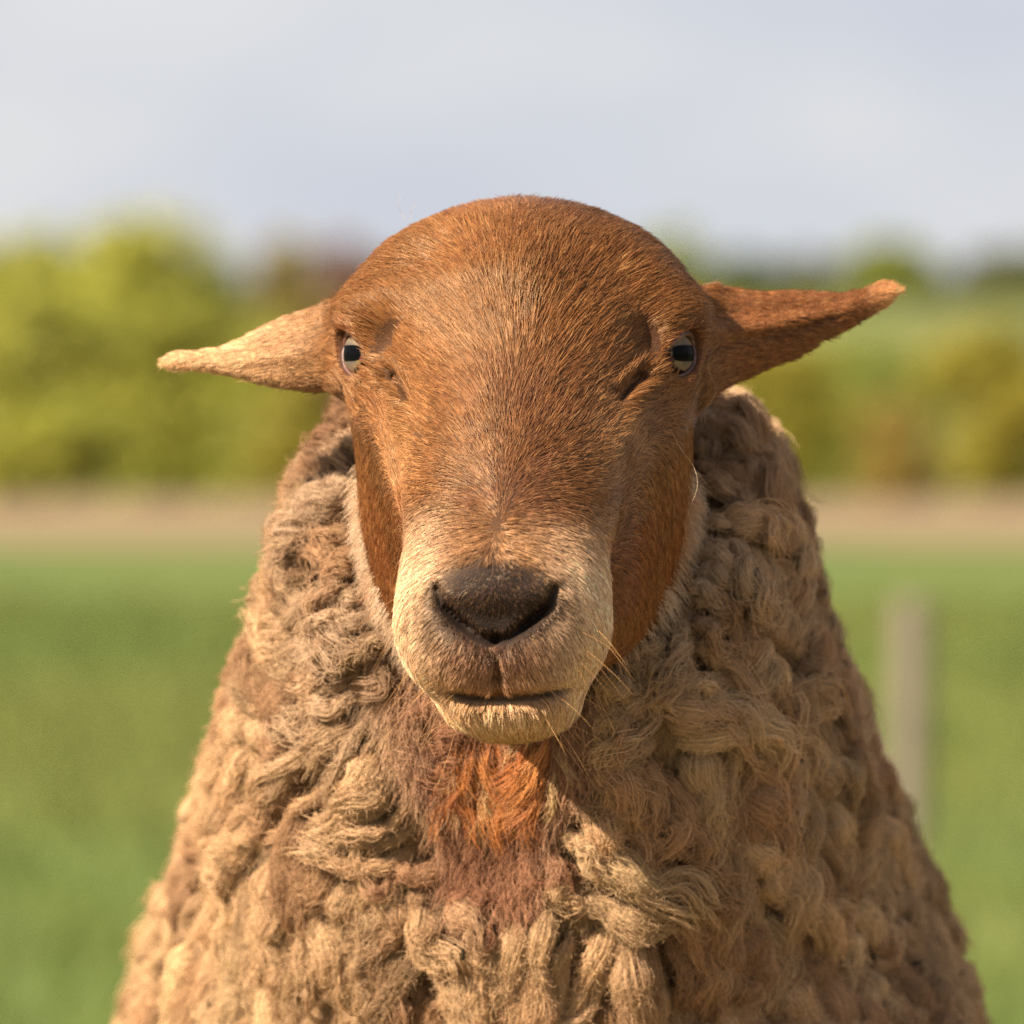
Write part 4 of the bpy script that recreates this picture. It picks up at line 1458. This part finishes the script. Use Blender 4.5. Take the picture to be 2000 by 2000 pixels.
tree('far_tree', 'small dark grey-green far tree above the base of the raised ear', 'tree', 1455, 100, 490, 900, DG, 121, FH, leaves=1500)
tree('far_tree', 'far tree on the skyline above the tip of the raised ear', 'tree', 1740, 190, 462, 1150, GR, 122, FH, leaves=1800)
# far wood along the top of the hill: one mass
r_ = np.random.default_rng(77)
blobs = []
for q in range(220):
    xx = r_.uniform(-150, 240)
    yy_ = r_.uniform(1165, 1300)
    zz = float(-0.6 + 26.5 * sstep(200, 1180, np.array(yy_)) * (0.86 + 0.14 * math.sin(xx * 0.006 + 1.1)) + 1.2 * math.sin(xx * 0.012))
    hh = r_.uniform(9, 13)
    blobs.append(((xx, yy_, zz + hh * 0.5), (r_.uniform(4, 8), 4, hh * 0.55)))
V, F, c = leaf_cloud(blobs, 34000, 1.3, (srgb(88, 94, 50), srgb(106, 108, 58)), r_)
me = mesh_np('far_wood', V, F, M_LEAF, smooth=False)
set_col(me, 'coat_color', c)
tag(link(bpy.data.objects.new('far_wood', me)), 'dark green far wood along the skyline of the hill', 'wood', kind='stuff')

# meadow grass
ng = 70000
gy = np.sqrt(rng.uniform(5.6 ** 2, 42.0 ** 2, ng))
gx = rng.uniform(-1, 1, ng) * (gy + 3) * 0.16
gh = rng.uniform(0.04, 0.11, ng) * (1 + 0.5 * fbm(np.stack([gx * 0.6, gy * 0.3, gx * 0], 1), 2, 5))
aa = rng.uniform(0, 2 * PI, ng)
wv_ = 0.003 + gy * 0.00022
dx, dy = np.cos(aa) * wv_, np.sin(aa) * wv_
lx, ly = rng.normal(0, 0.35, ng) * gh, rng.normal(0, 0.35, ng) * gh
V = np.stack([np.stack([gx - dx, gy - dy, gx * 0], 1), np.stack([gx + dx, gy + dy, gx * 0], 1), np.stack([gx + lx * .5 + dx * .6, gy + ly * .5 + dy * .6, gh * 0.6], 1),
              np.stack([gx + lx, gy + ly, gh], 1)], 1).reshape(-1, 3)
me = mesh_np('grass', V, np.arange(ng * 4).reshape(-1, 4), M_LEAF, smooth=False)
pn = fbm(np.stack([gx * 0.55, gy * 0.25, gx * 0], 1), 2, 15)
gc = mixc(np.repeat(srgb(104, 118, 58)[None], ng, 0), srgb(118, 124, 63), sstep(-0.3, 0.6, pn)) * rng.uniform(0.75, 1.25, (ng, 1))
set_col(me, 'coat_color', np.repeat(gc, 4, 0))
tag(link(bpy.data.objects.new('grass', me)), 'short green meadow grass behind the sheep', 'grass', kind='stuff')

# wooden fence post out of focus on the right
m_post = mat_noise('weathered_wood', [(0.3, srgb(96, 86, 76)), (0.55, srgb(124, 114, 102)), (0.75, srgb(108, 96, 80))], scale=9, detail=6, rough=0.9, bump=0.5, stretch=(1, 1, 0.12))
D_ = 16.6
kx = D_ / FPX
zt = CAM_Z + (HOR - 1172) * kx
pth = [(0, 0, -0.15), (0, 0, 0.1), (0.004, 0, 0.3), (0.006, 0.002, zt - 0.02), (0.006, 0.002, zt), (0.006, 0.002, zt + 0.003)]
pm = tube_mesh('fence_post', pth, np.array([0.046, 0.044, 0.043, 0.042, 0.036, 0.001]), m_post, sides=14)
post = link(bpy.data.objects.new('fence_post', pm))
post.location = ((1775 - 1000) * kx, D_ + CAM_Y, 0)
tag(post, 'grey weathered wooden post standing in the grass right of the sheep', 'post')
